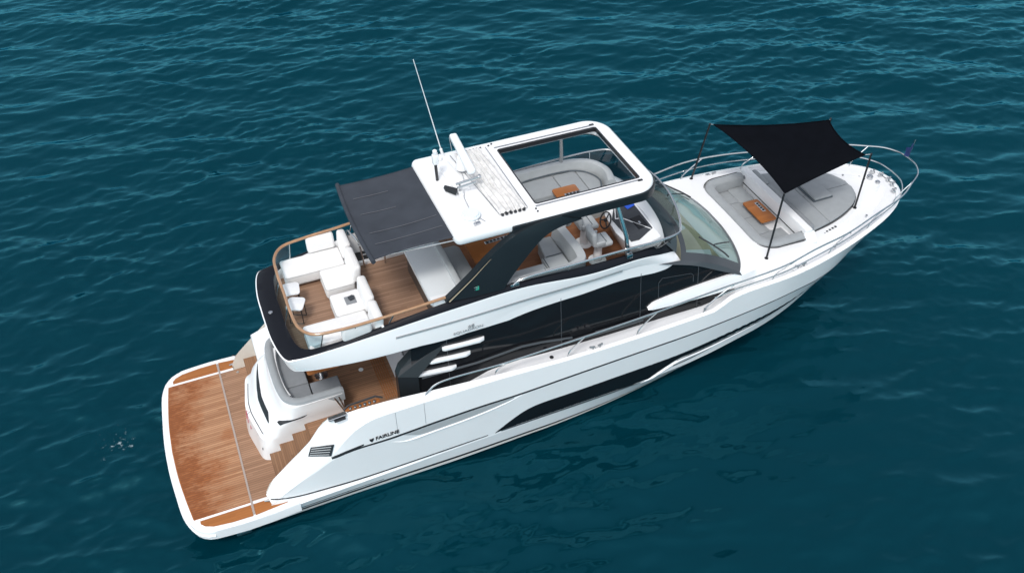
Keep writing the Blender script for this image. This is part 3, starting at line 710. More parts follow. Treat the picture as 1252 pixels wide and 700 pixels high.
# thin panel joints in the glass
jn = MB()
for s in (-1, 1):
    for x in (6.55, 9.35, 11.45, 13.05):
        zt = np.interp(x, tA[:, 0], tA[:, 2]); zb = np.interp(x, tB[:, 0], tB[:, 2])
        jn.tube([side_pt(x, z, s, .004) for z in np.linspace(zb + .02, zt - .02, 6)], .008, 6)
    q = [(11.95, 2.75), (11.95, 3.45), (12.05, 3.55), (12.85, 3.45), (12.92, 3.38), (12.92, 3.2)]
    jn.tube([side_pt(x, z, s, .004) for x, z in q], .007, 6)
jn.build('glass_joint', M['graph'], saloon)
hr = MB()
for s in (-1, 1):
    hr.tube([side_pt(x, z, s, .06) for x, z in [(5.9, 2.62), (7.2, 2.70), (8.3, 2.84), (8.8, 2.80), (9.6, 2.66)]], .028, 8)
    hr.tube([side_pt(x, 2.56 + .01 * (x - 9.5), s, .06) for x in np.linspace(9.4, 11.5, 8)], .035, 8)
    hr.tube([side_pt(x, 2.62 + .015 * (x - 10), s, .07) for x in np.linspace(10.2, 11.8, 6)], .03, 8)
hr.build('side_handrail', M['graph'], saloon)
# white fins over the aft quarter glass
for s in (-1, 1):
    for (xa, xb, z) in ((6.44, 7.42, 3.35), (6.11, 7.07, 3.04), (5.76, 6.72, 2.72)):
        ya = abs(side_pt(xa, z)[1]); yb = abs(side_pt(xb, z)[1])
        f = MB(); pl = [(xa, ya - .02), (xa - .02, ya + .05), (xa + .04, ya + .09), (xb - .12, yb + .09), (xb, yb + .05), (xb + .02, yb - .02)]
        f.prism([(x, s * y) for x, y in pl], z - .05, z + .04, .015, 2, bottom_bev=True); f.build('side_fin', M['gel'], saloon)
# white wedge of coachroof running aft along the glass
for s in (-1, 1):
    wd = MB(); up = [(11.64, 2.85), (11.80, 2.95), (12.1, 2.995), (13, 3.075), (14.0, 3.15), (14.25, 3.17)]; lo = [(11.64, 2.82), (11.8, 2.79), (12.3, 2.77), (13, 2.76), (14.0, 2.77), (14.25, 2.78)]
    a1 = crvx(up, 30); b1 = crvx(lo, 30); g = lambda x, z, o_: (x, s * (np.interp(x, [11.6, 13, 14.35], [2.02, 2.06, 2.09]) - .22 * (z - 2.75) + o_), z)
    wd.loft([[g(x, z, -.12) for x, z in a1], [g(x, z, .02) for x, z in a1], [g(*(p + (q - p) * .5), .05) for p, q in zip(a1, b1)], [g(x, z, .045) for x, z in b1], [g(x, z, -.05) for x, z in b1]])
    wd.build('coachroof_wedge', M['gel'], yacht, angle=40)
# aft pillar wing and saloon bulkhead
for s in (-1, 1):
    pw = MB(); a1 = [(5.36, 1.78, 2.78), (5.46, 1.70, 2.92), (6.3, 1.62, 3.66), (6.75, 1.80, 3.66), (5.80, 1.93, 2.75)]
    b1 = [(x, y * .93, z) for x, y, z in a1]
    pw.loft([[(x, s * y, z) for x, y, z in a1], [(x, s * (y - .22), z) for x, y, z in a1]], True, True)
    pw.add([(x, s * y, z) for x, y, z in [(5.36, 1.78, 2.78), (5.80, 1.93, 2.75), (5.80, 1.95, 1.50), (5.36, 1.80, 1.50), (5.36, 1.55, 2.78), (5.80, 1.70, 2.75), (5.80, 1.70, 1.5), (5.36, 1.55, 1.5)]], [(0, 1, 2, 3), (4, 5, 6, 7), (0, 3, 7, 4), (1, 2, 6, 5), (3, 2, 6, 7)])
    pw.build('aft_pillar', M['anth'], yacht, smooth=False)
sbk = MB().box((5.95, 0, 2.56), (.06, 3.4, 2.1), 0, 0).build('saloon_bulkhead', M['black'], yacht)
df_ = MB()
for y in (-1.1, -.1, .9): df_.box((5.91, y, 2.5), (.03, .05, 2.0), 0, .005, 1)
df_.build('door_frame', M['steel'], sbk)

# ---- flybridge moulding
LIP = [(2.88, 0, 4.0), (2.90, .8, 4.0), (3.03, 1.47, 4.0), (3.28, 1.62, 4.02), (4.0, 1.69, 4.09), (5, 1.75, 4.21), (6.8, 1.82, 4.40), (8.4, 1.86, 4.50), (10, 1.9, 4.37), (11.3, 1.9, 4.41), (12.0, 1.76, 4.22), (12.5, 1.55, 4.0)]
BOT = [(2.98, 0, 3.70), (3.0, .8, 3.68), (3.13, 1.44, 3.66), (3.40, 1.62, 3.66), (4.0, 1.73, 3.68), (5, 1.83, 3.71), (6.8, 1.87, 3.62), (8.4, 1.85, 3.93), (10, 1.85, 4.07), (11.3, 1.83, 4.14), (12.2, 1.80, 3.95), (12.62, 1.74, 3.78)]
INN = [(3.30, 0, 4.04), (3.31, .7, 4.04), (3.40, 1.22, 4.04), (3.62, 1.43, 4.06), (4.1, 1.55, 4.15), (5, 1.62, 4.30), (6.8, 1.70, 4.58), (8.4, 1.75, 4.63), (10, 1.79, 4.58), (11.3, 1.78, 4.58), (12.0, 1.62, 4.46), (12.42, 1.40, 4.25)]
nF = 140
cL, cB, cI = [crvx(T, nF) for T in (LIP, BOT, INN)]
def full(c): return np.vstack([(c * [1, -1, 1])[::-1], c[1:]])
fL, fB, fI = full(cL), full(cB), full(cI)
mid = (fL + fB) / 2 + np.array([0, 0, 0]); mid[:, 1] *= 1.012
fm = MB(); fm.loft([fL + np.array([0, 0, 0]), mid, fB]); fb = fB.copy(); fb[:, 2] = 3.64; fm.loft([fB, fb]); fm.add(list(fb), [tuple(range(len(fb)))])
fly = fm.build('flybridge', M['gel'], yacht, angle=40)
# dark coaming between outer lip and inner edge, with a thin white edge left outside
tl = lambda t, dz=0: fL + (fI - fL) * t + np.array([0, 0, dz])
cp = MB(); cp.loft([fL, tl(.06, .012)]); cp.build('coaming_edge', M['gel'], fly)
cp = MB(); cp.loft([tl(.06, .0), tl(.08, .014), tl(.5, .03), tl(.9, .01), fI]); cp.build('dark_coaming', M['cope'], fly, angle=50)
iw = MB(); low = fI.copy(); low[:, 2] = 3.76; low[:, 1] *= .985; iw.loft([fI, low]); iw.build('coaming_lining', M['gel'], fly, angle=40)
fl = [tuple(p) for p in low]
deckp = MB().prism([(p[0], p[1]) for p in low[::3]], 3.70, 3.78).build('flybridge_sole', M['teak_f'], fly, smooth=False)
MB().prism([(8.9, -1.70), (11.6, -1.70), (11.6, 1.7), (8.9, 1.7)], 3.74, 3.786).build('helm_sole', M['teak_h'], fly, smooth=False)
MB().prism([(7.6, -1.66), (9.05, -1.68), (9.05, .95), (7.6, .95)], 3.74, 3.784).build('dinette_sole', M['wood'], fly, smooth=False)
# groove bar on the white fascia, tiny fittings
def fascia_y(x, z):
    i = np.argmin(np.abs(cL[30:, 0] - x)) + 30; a1, b1 = cL[i], cB[i]; t = np.clip((z - b1[2]) / (a1[2] - b1[2]), 0, 1); return b1[1] + (a1[1] - b1[1]) * t + .02 * math.sin(math.pi * t)
for s in (-1, 1):
    gb = MB(); gb.tube([(x, s * (fascia_y(x, z) + .004), z) for x, z in crv([(5.42, 4.05), (6.84, 4.09), (8.13, 4.14), (9.5, 4.17), (10.89, 4.20)], 40)], .024, 8); gb.build('fascia_bar', M['steel_d'], fly)
letters_on_hull('SQUADRON', .105, 6.70, 3.70, M['grid'], fly, 'model_lettering', .03, yoff=.02, squash=1.22, plane_y=fascia_y)
letters_on_hull('68', .13, 7.05, 3.80, M['grid'], fly, 'model_number', .03, yoff=.02, squash=1.2, plane_y=fascia_y)
MB().cyl((3.07, .02, 4.06), .05, .03, 16, .008).build('stern_light', M['steel'], fly)
# glass wind screen with wooden rail round the aft deck
rail_h = [(3.44, 0, 4.56), (3.44, .7, 4.56), (3.50, 1.25, 4.56), (3.72, 1.55, 4.57), (4.3, 1.66, 4.59), (5.0, 1.69, 4.62), (5.9, 1.72, 4.69), (6.62, 1.73, 4.75)]
cR = crv(rail_h, 60); fR = full(cR)
wr = MB(); wr.tube(fR, .034, 10); wrail = wr.build('wooden_rail', M['wood_rail'], fly)
base = np.stack([np.interp(np.linspace(0, 1, 60), np.linspace(0, 1, nF)[:1], [0])] * 3, 1)
def inn_near(p):
    c = cI; i = np.argmin((c[:, 0] - p[0] + .1) ** 2 + (c[:, 1] - p[1]) ** 2); return c[i]
cGb = np.array([inn_near(p) for p in cR]); 
k = 25; gl_ = MB(); a1 = full(cR[:k]); b1 = full(cGb[:k]); gl_.loft([a1 - [0, 0, .03], b1 + [0, 0, .005]]); gl_.build('wind_glass', M['clear'], fly)
pm = MB()
for i in (6, 24, 33, 44):
    for s in (-1, 1):
        S = np.array([1, s, 1]); pm.tube([cR[i] * S, cGb[i] * S], .016, 8)
pm.build('rail_post', M['steel'], fly)
# chrome rail forward, running round the fly windscreen
arc = [(12.90, 0, 4.9), (12.90, .25, 4.9), (12.82, .70, 4.9), (12.69, 1.17, 4.89), (12.50, 1.61, 4.88), (12.34, 1.84, 4.88), (11.9, 1.93, 4.88), (10.8, 1.93, 4.88), (9.5, 1.9, 4.84), (8.3, 1.86, 4.78), (8.15, 1.85, 4.66)]
cA_ = crv(arc, 90); fA = full(cA_)
ar = MB(); ar.tube(fA, .026, 10); chrail = ar.build('chrome_rail', M['steel'], fly)
bs = crv([(12.5, 0, 4.42), (12.48, .4, 4.42), (12.38, .95, 4.40), (12.2, 1.5, 4.36), (12.0, 1.72, 4.40), (11.6, 1.80, 4.56), (10.8, 1.82, 4.58), (9.5, 1.80, 4.60), (8.4, 1.78, 4.62)], 80)
tg = np.array([cA_[np.argmin((cA_[:78, 0] - p[0] - .2 * (p[0] > 11.7)) ** 2 * .6 + (cA_[:78, 1] - p[1]) ** 2)] for p in bs])
ti = np.linspace(0, 84, 80).astype(int); tg = cA_[ti]
fg = MB(); fg.loft([full(bs), full(tg - [.0, 0, .035] )]); fg.build('fly_windscreen', M['tint'], fly)
cp_ = MB()
for s in (-1, 1):
    for x in (8.25, 9.6, 11.9):
        i = np.argmin(abs(cA_[:, 0] - x) + (cA_[:, 1] < 1) * 9); p = cA_[i] * [1, s, 1]; cp_.tube([p, (p[0] - .05, s * 1.80, 4.58)], .014, 8)
    cp_.box((8.2, s * 1.82, 4.66), (.22, .10, .08), 0, .02, 2)
cp_.build('rail_clamp', M['steel'], fly)

# ---- cowl and windscreen
ws_b = crv([(14.20, -2.02, 3.16), (14.40, -1.72, 3.20), (14.60, -1.1, 3.24), (14.70, -.4, 3.26), (14.71, 0, 3.26), (14.70, .4, 3.26), (14.60, 1.1, 3.24), (14.40, 1.72, 3.20), (14.20, 2.02, 3.16)], 61)
ws_t = crv([(12.55, -1.78, 3.90), (12.72, -1.45, 3.98), (12.90, -.9, 4.03), (12.97, -.4, 4.05), (12.98, 0, 4.05), (12.97, .4, 4.05), (12.90, .9, 4.03), (12.72, 1.45, 3.98), (12.55, 1.78, 3.90)], 61)
nv_ = 25; grid = [[ws_t[i] + (ws_b[i] - ws_t[i]) * v + np.array([0, 0, .10 * math.sin(math.pi * v)]) for i in range(61)] for v in np.linspace(0, 1, nv_)]
wf = MB(); wg = MB(); allv = [p for r in grid for p in r]; ff = []; gf = []
for r in range(nv_ - 1):
    for i in range(60):
        q = (r * 61 + i, r * 61 + i + 1, (r + 1) * 61 + i + 1, (r + 1) * 61 + i)
        inside = 2 <= r < nv_ - 2 and 4 <= i < 56
        (gf if inside else ff).append(q)
wf.add(allv, ff); frame = wf.build('windscreen_frame', M['graph'], yacht, angle=50, merge=1e-5)
wg.add([p - np.array([0, 0, .012]) for p in allv], gf); glass = wg.build('windscreen_glass', M['ws'], frame, angle=50, merge=1e-5)
# side cheeks from frame to flybridge
ch = MB()
for s in (-1, 1):
    a1 = [np.array(g_[0]) * [1, -s, 1] for g_ in grid]
    b1 = crv([(11.9, 1.83, 4.02), (12.9, 1.89, 3.70), (13.6, 1.99, 3.38), (14.25, 2.07, 3.08)], len(a1)) * [1, s, 1]
    ch.loft([a1, b1])
ch.build('windscreen_cheek', M['graph'], frame)
# interior dash seen through the screen
idm = MB(); idm.loft([[p + np.array([-.02, 0, -.14]) for p in ws_b], [(12.95, p[1] * .8, 3.02) for p in ws_b], [(12.6, p[1] * .8, 2.3) for p in ws_b]]); idm.build('inner_dash', M['cream'], frame)
idb = MB(); idb.box((11.9, 0, 3.1), (.05, 3.2, 1.5), 0, 0); idb.build('inner_partition', M['interior'], frame)
ic = MB(); ic.box((13.6, -1.05, 3.10), (.7, .5, .10), R(-20), .04, 2); ic.box((13.55, .5, 3.08), (.6, .9, .08), R(8), .04, 2); ic.build('instrument_pod', M['gel'], frame)
# wipers
def wpt(x, y, o_=.03):
    i = int(np.argmin(abs(ws_b[:, 1] - y))); a1, b1 = ws_t[i], ws_b[i]; v = np.clip((x - a1[0]) / (b1[0] - a1[0]), 0, 1); p = a1 + (b1 - a1) * v; return np.array([x, y, p[2] + .10 * math.sin(math.pi * v) + o_])
def wseg(p, q, o_): return [wpt(p[0] + (q[0] - p[0]) * t, p[1] + (q[1] - p[1]) * t, o_) for t in np.linspace(0, 1, 8)]
for bl0, bl1, ar0, ar1 in (((13.42, -1.16), (14.02, -1.70), (14.36, -1.18), (13.72, -1.43)), ((13.95, 1.46), (14.50, .92), (14.3, .93), (13.55, .62))):
    wp = MB(); wp.tube(wseg(bl0, bl1, .035), .02, 6); wp.tube(wseg(ar0, ar1, .06), .014, 6)
    wp.tube(wseg((ar0[0] + .05, ar0[1] + .05), (ar1[0] + .05, ar1[1] + .05), .05), .010, 6); wp.tube([wpt(*ar1, .03), wpt(*ar1, .07)], .02, 6)
    wp.build('wiper', M['line'], frame)
# fly front cowl: white shell ahead of the dash
co = MB()
c0 = crv([(12.5, 1.62, 4.02), (12.75, 1.2, 4.07), (12.95, .6, 4.10), (13.0, 0, 4.10), (12.95, -.6, 4.10), (12.75, -1.2, 4.07), (12.5, -1.62, 4.02)], 41)
c1 = crv([(12.2, 1.60, 4.36), (12.38, 1.1, 4.43), (12.47, .5, 4.47), (12.50, 0, 4.48), (12.47, -.5, 4.47), (12.38, -1.0, 4.45), (12.18, -1.58, 4.38)], 41)
c2 = crv([(12.02, 1.50, 4.46), (12.1, 1.0, 4.58), (12.12, .5, 4.62), (12.10, 0, 4.64), (12.12, -.5, 4.64), (12.08, -1.0, 4.63), (12.0, -1.5, 4.56)], 41)
gk = MB(); gk.loft([c0, c1]); gk.build('front_skirt', M['graph'], fly, angle=50)
gk = MB(); gk.loft([c1, (c1 + c2) / 2 + [0, 0, .035], c2, c2 - [.05, 0, .12]]); gk.build('front_cowl', M['gel'], fly, angle=50)
# ---- helm console
ct_ = [(11.26, -1.50), (11.42, -1.66), (12.05, -1.56), (12.1, .2), (11.75, .36), (11.42, .26), (11.25, -.2), (11.2, -.9)]
hc = MB().prism([(min(x + .32, 12.0), y) for x, y in ct_], 3.78, lambda x, y: 4.50 + .16 * (x - 11.1), .03, 3, top=ct_).build('helm_console', M['gel'], yacht, angle=40)
hz = lambda x: 4.50 + .16 * (x - 11.1)
MB().prism([(11.32, -.45), (11.36, -1.38), (11.55, -1.42), (12.0, -1.22), (12.03, .02), (11.62, .02)], lambda x, y: hz(x) - .01, lambda x, y: hz(x) + .02, .006, 1).build('dash_panel', M['dash'], hc, angle=40)
MB().prism([(11.68, -.66), (11.70, -1.12), (11.96, -1.10), (11.95, -.66)], lambda x, y: hz(x), lambda x, y: hz(x) + .03, .01, 1).build('instrument_screen', M['black'], hc)
MB().prism([(11.80, -.86), (11.84, -.86), (11.84, -.95), (11.80, -.95)], lambda x, y: hz(x) + .02, lambda x, y: hz(x) + .034).build('screen_mark', M['steel'], hc)
MB().box((11.88, -.16, 4.67), (.22, .34, .02), R(8), .006, 1, tilt=-.25).build('blue_screen', M['blue'], hc)
tb = MB(); tb.tube([(11.55, -.55, hz(11.55) + .02), (11.95, -1.24, hz(11.95) + .02)], .012, 6); tb.tube([(11.4, -.48, hz(11.4) + .02), (11.62, -.02, hz(11.6) + .02)], .012, 6); tb.tube([(11.4, -.48, hz(11.4) + .02), (11.55, -.55, hz(11.55) + .02)], .012, 6); tb.build('dash_trim', M['gel'], hc)
wh = MB(); wc = Vector((11.20, -.36, 4.50)); u1 = Vector((0, 1, 0)); u2 = Vector((.45, 0, .9)).normalized()
wh.tube([wc + (u1 * math.cos(t) + u2 * math.sin(t)) * .20 for t in np.linspace(0, 2 * math.pi, 28, endpoint=False)], .02, 8, closed=True)
for t in (90, 210, 330): wh.tube([wc, wc + (u1 * math.cos(R(t)) + u2 * math.sin(R(t))) * .2], .016, 6)
wh.cyl(wc, .045, .06, 16, .01); wh.build('steering_wheel', M['line'], hc)
th = MB()
for y in (-.05, .04, .12): th.box((11.32, y, 4.60), (.05, .035, .14), 0, .01, 1); 
for k in range(8): th.box((11.25 + .05 * (k % 3), -.12 + .055 * (k // 3) + .12, 4.56), (.03, .03, .06), 0, .008, 1)
th.build('throttle_levers', M['line'], hc)

# ---- port lounge (behind the sunroof opening)
lb = MB().prism([(8.9, 1.70), (11.2, 1.72), (11.75, 1.60), (11.95, 1.1), (11.75, .62), (10.95, .55), (10.75, .85), (8.9, .85)], 3.78, 4.50, .02).build('lounge_base', M['grey_lt'], yacht)
MB().prism([(8.9, 1.64), (8.9, .90), (10.68, .90), (10.68, 1.64)], 4.50, 4.64, .03, 3).build('lounge_cushion', M['grey_fab'], lb)
MB().prism([(10.70, 1.64), (10.70, .90), (10.98, .58), (11.30, .58), (11.30, 1.64)], 4.50, 4.64, .03, 3).build('lounge_cushion', M['grey_fab'], lb)
MB().prism([(11.32, 1.62), (11.32, .58), (11.62, .58), (11.74, 1.05), (11.62, 1.5)], 4.50, 4.64, .03, 3).build('lounge_cushion', M['grey_fab'], lb)
lbk = MB(); bpth = crv([(8.85, 1.76), (9.8, 1.77), (10.8, 1.79), (11.35, 1.74), (11.72, 1.55), (11.92, 1.1), (11.82, .62)], 50); rr = []
for i, p in enumerate(bpth):
    t = bpth[min(i + 1, 49)] - bpth[max(i - 1, 0)]; t /= np.linalg.norm(t); nx, ny = t[1], -t[0]
    rr.append([(p[0] + nx * o_, p[1] + ny * o_, z) for o_, z in [(-.12, 4.4), (-.13, 4.80), (-.10, 4.86), (0, 4.885), (.06, 4.86), (.09, 4.76), (.12, 4.5)]])
lbk.loft(rr, True, True); lbk.build('lounge_backrest', M['grey_lt'], lb, angle=50)
lp = MB(); lp.tube([(x, y, 4.655) for x, y in crv([(8.9, 1.60), (9.8, 1.61), (10.0, 1.66), (11.2, 1.63), (11.55, 1.42), (11.72, 1.02), (11.6, .66)], 40)], .022, 6); lp.build('lounge_piping', M['seam'], lb)

# ---- starboard dinette sofa (forward-facing L) and the wet bar
db = MB().prism([(8.05, -1.66), (9.98, -1.66), (9.98, -.08), (9.55, -.08), (9.42, -.95), (8.05, -.95)], 3.78, 4.12, .02).build('dinette_base', M['grey_lt'], yacht)
MB().prism([(8.1, -1.50), (8.1, -.96), (9.30, -.96), (9.30, -1.50)], 4.12, 4.24, .03, 3).build('dinette_cushion', M['grey_lt'], db)
MB().prism([(9.32, -1.50), (9.32, -.80), (9.86, -.80), (9.86, -1.50)], 4.12, 4.24, .03, 3).build('dinette_cushion', M['grey_lt'], db)
MB().prism([(9.42, -.79), (9.86, -.79), (9.86, -.10), (9.50, -.10)], 4.12, 4.24, .03, 3).build('dinette_cushion', M['grey_fab'], db)
dk = MB(); bpth = crv([(8.0, -1.62), (9.0, -1.64), (9.75, -1.62), (9.98, -1.5), (10.04, -1.3), (10.03, -.7), (10.0, -.12)], 60); rr = []
for i, p in enumerate(bpth):
    t = bpth[min(i + 1, 59)] - bpth[max(i - 1, 0)]; t /= np.linalg.norm(t); nx, ny = -t[1], t[0]
    rr.append([(p[0] + nx * o_, p[1] + ny * o_, z) for o_, z in [(-.12, 3.8), (-.13, 4.55), (-.11, 4.62), (-.02, 4.65), (.09, 4.60), (.13, 4.24), (.14, 4.1)]])
dk.loft(rr, True, True); dk.build('dinette_backrest', M['grey_lt'], db, angle=45)
dj = MB(); dj.tube([(9.05, -1.55, 4.64), (9.05, -1.70, 4.60)], .006, 5); dj.tube([(9.36, -.82, 4.25), (9.34, -1.48, 4.25)], .012, 6); dj.tube([(9.44, -.80, 4.25), (9.86, -.80, 4.25)], .012, 6); dj.build('dinette_piping', M['seam'], db)
wbr = MB(); wbr.prism([(6.44, -1.62), (6.42, .50), (7.05, .50), (7.05, -1.62)], 3.78, 4.50, .01).build('wet_bar', mat('bar_front', (.085, .07, .06), .5, var=.1), yacht)
wbar = [o for o in yacht.children if o.name.startswith('wet_bar')][0]
MB().prism(rrect(6.32, 7.0, -1.66, .48, (.05, .1, .1, .05)), 4.50, 4.60, .035, 3).build('bar_lid', mat('bar_lid_grey', (.64, .675, .69), .35), wbar)
MB().prism([(6.36, -1.68), (6.98, -1.68), (6.98, -1.44), (6.36, -1.44)], 4.44, 4.615, .03, 3).build('bar_end_cap', M['gel'], wbar)
MB().box((7.08, -.6, 4.42), (.16, 2.1, .52), 0, .05, 3).build('bench_backrest', M['grey_lt'], wbar)
MB().prism([(7.16, .48), (7.16, -1.5), (7.66, -1.5), (7.66, .48)], 3.78, 4.10, .02).build('bench_base', M['grey_lt'], wbar)
MB().prism(rrect(7.17, 7.68, -1.48, .46, (.1, .02, .02, .1)), 4.10, 4.23, .035, 3).build('bench_cushion', M['grey_fab'], wbar)

# ---- hardtop
def by_angle(poly, c, n_):
    P = np.array(poly); out = []
    for a in np.linspace(0, 2 * math.pi, n_, endpoint=False):
        dx, dy = math.cos(a), math.sin(a); best = None
        for i in range(len(P)):
            p, q = P[i] - c, P[(i + 1) % len(P)] - c; e = q - p; den = dx * e[1] - dy * e[0]
            if abs(den) < 1e-12: continue
            t = (p[0] * e[1] - p[1] * e[0]) / den; u = (p[0] * dy - p[1] * dx) / den
            if t > 0 and -1e-9 <= u <= 1 + 1e-9 and (best is None or t < best): best = t
        out.append((c[0] + dx * best, c[1] + dy * best))
    return np.array(out)
def inset(P, d_):
    t = np.roll(P, -1, 0) - np.roll(P, 1, 0); t /= np.linalg.norm(t, axis=1)[:, None]; return P + np.stack([-t[:, 1], t[:, 0]], 1) * d_
def ring_slab(outer, hole, prof_out, z_in):
    mb = MB(); rows_ = [[(*p, z_in[0]) for p in hole]]
    for d_, z in prof_out: rows_.append([(*p, z) for p in inset(outer, d_)])
    rows_.append([(*p, z_in[1]) for p in hole]); rows_.append(rows_[0]); mb.loft(rows_, True); return mb
HT = rrect(6.98, 11.92, -1.57, 1.57, (.60, .16, .16, .60), 24)
hole = rrect(8.98, 11.56, -1.14, 1.14, (.07, .04, .04, .07), 5)
cc_ = np.array([10.1, 0.0]); oP = by_angle(HT, cc_, 420); hP = by_angle(hole, cc_, 420)
pr = [(.30, 5.93), (.10, 5.90), (.03, 5.92), (.0, 5.97), (.0, 6.05), (.012, 6.10), (.035, 6.135), (.07, 6.158), (.12, 6.17)]
roof = ring_slab(oP, hP, pr, (6.07, 6.17)).build('hardtop', M['gel'], yacht, angle=40, merge=1e-4)
bo = by_angle(rrect(8.25, 11.955, -1.60, 1.60, (.62, .02, .02, .62), 24), cc_, 420); bi = by_angle(rrect(8.6, 11.72, -1.38, 1.38, (.45, .02, .02, .45), 12), cc_, 420)
hb = ring_slab(bo, bi, [(.03, 5.84), (0, 5.865), (0, 6.065), (.03, 6.085)], (5.85, 6.04)).build('hardtop_band', M['anth'], roof, angle=40, merge=1e-4)
ln_ = MB(); ln_.loft([[(*p, 6.05) for p in inset(hP, .004)], [(*p, 6.172) for p in inset(hP, .004)]], True); ln_.build('sunroof_liner', M['line'], roof)
fr_ = MB(); hh = np.array(rrect(8.99, 11.55, -1.13, 1.13, .05, 3)); fr_.tube([(x, y, 6.165) for x, y in hh], .02, 6, closed=True); fr_.build('sunroof_frame', M['line'], roof)
for s in (-1, 1):
    MB().box((10.25, s * 1.22, 6.178), (2.6, .035, .02), 0, .006, 1).build('sunroof_track', M['steel_d'], roof)
    MB().box((11.5, s * 1.24, 6.185), (.12, .06, .03), 0, .01, 1).build('track_end', M['line'], roof)
# folded fabric of the sliding sunroof
fd = MB(); ny_ = 44; ys_ = np.linspace(-1.22, 1.32, ny_); rows = []
prof_x = np.linspace(0, 1, 60); rng = np.random.default_rng(5); ph = rng.uniform(0, 6.28, 8)
for yv in ys_:
    r = []
    for t in prof_x:
        xx = 8.05 + .10 * (yv / 1.3) * -.6 + t * .66 + .025 * math.sin(3 * yv + ph[0]) * math.sin(math.pi * t)
        z = 6.19 + (.055 * (.5 + .5 * math.sin(t * 6.28 * 6 + .9 * math.sin(2.2 * yv + ph[1]) + .5 * math.sin(6 * yv + ph[2]))) + .02 * math.sin(7 * yv + 9 * t + ph[3])) * math.sin(math.pi * min(1, t * 1.02 + .01)) ** .4
        r.append((xx, yv, z))
    rows.append(r)
fd.loft(rows); fd.build('folded_sunroof_canvas', M['white_canvas'], roof, angle=70)
ge = MB()
for k in range(6): ge.cyl((8.16 + k * .10, -1.25, 6.20), .035, .03, 10); ge.cyl((8.2 + k * .09, 1.34, 6.19), .022, .02, 8)
ge.build('canvas_runner', M['line'], roof)
gf_ = MB(); gf_.tube([(8.76, y, 6.20) for y in np.linspace(-1.2, 1.3, 12)], .01, 5); gf_.tube([(8.0 - .12 * y / 1.3, y, 6.195) for y in np.linspace(-1.2, 1.3, 12)], .01, 5); gf_.build('canvas_batten', M['steel_d'], roof)
rs_ = MB()
for p in ((8.92, -1.30), (8.92, -1.40), (8.86, 1.36), (8.95, 1.40)): rs_.cyl((*p, 6.18), .022, .02, 10)
rs_.build('roof_screw', M['line'], roof)
# radar scanner bar, mast, domes, aerials
MB().prism([(7.45, .95), (7.75, 1.05), (7.85, -.1), (7.55, -.2)], 6.16, 6.24, .03, 3).build('radar_plinth', M['gel'], roof)
MB().prism([(7.25, .15), (7.50, .2), (7.62, -1.3), (7.35, -1.36)], 6.16, 6.205, .02, 2).build('equipment_plinth', M['gel'], roof)
rd = MB(); rd.box((7.95, .62, 6.66), (.19, 1.55, .15), R(-4), .06, 4); rd.build('radar_scanner', M['gel'], roof)
rp = MB(); rp.cyl((7.93, .62, 6.42), .14, .36, 24, .03, r2=.10); rp.build('radar_pedestal', M['gel'], roof)
ma = MB(); ma.tube([(7.30, .52, 6.17), (7.28, .52, 6.62)], .035, 10); ma.build('mast', M['line'], roof)
ml = MB(); ml.box((7.28, .52, 6.74), (.14, .14, .26), 0, .04, 3); ml.cyl((7.28, .52, 6.92), .05, .12, 16, .02); ml.build('mast_light', M['gel'], roof)
hn = MB(); a1 = [(7.30, .10, 6.24), (7.52, -.14, 6.25), (7.46, -.26, 6.24), (7.30, -.02, 6.23)]; hn.loft([[np.array(p) for p in a1], [np.array(p) + [0.03, 0, .07] for p in a1]], True, True); hn.build('horn_bracket', M['line'], roof, smooth=False)
hnm = MB(); hnm.tube([(7.52, -.12, 6.42), (8.08, -.10, 6.46)], .03, 10); hnm.tube([(7.52, -.22, 6.40), (7.95, -.2, 6.42)], .022, 10); hnm.cyl((8.08, -.10, 6.46), .055, .06, 16, .01, axis='x'); hnm.tube([(7.6, -.15, 6.2), (7.6, -.15, 6.4)], .02, 8); hnm.build('air_horn', M['steel'], roof)
sd = MB(); sd.cyl((7.52, -1.02, 6.24), .22, .09, 32, .03, r2=.20); sd.build('satellite_dome', mat('dome_white', (.70, .76, .79), .3), roof)
an = MB(); an.tube([(7.74, 1.40, 6.17), (7.70, 1.40, 6.36)], .035, 10); an.tube([(7.70, 1.40, 6.36), (7.21, 1.40, 8.74)], [.013, .009], 8); an.build('whip_aerial', M['gel'], roof)
an = MB(); an.cyl((7.55, 1.38, 6.24), .06, .14, 18, .02); an.cyl((7.62, 1.25, 6.22), .05, .10, 18, .02); an.build('gps_antenna', M['gel'], roof)
an = MB(); an.tube([(8.0, 1.50, 6.17), (7.95, 1.50, 6.55)], .008, 6); an.tube([(7.75, -1.30, 6.18), (7.55, -1.0, 6.24), (7.60, -.4, 6.23), (7.85, .3, 6.22), (7.95, 1.0, 6.20)], .007, 5); an.build('aerial_cable', M['steel_d'], roof)
an = MB(); an.box((7.55, -1.32, 6.20), (.16, .08, .05), .2, .01, 1); an.tube([(7.5, -1.34, 6.2), (7.5, -1.34, 6.3)], .012, 6); an.build('roof_cleat', M['steel'], roof)
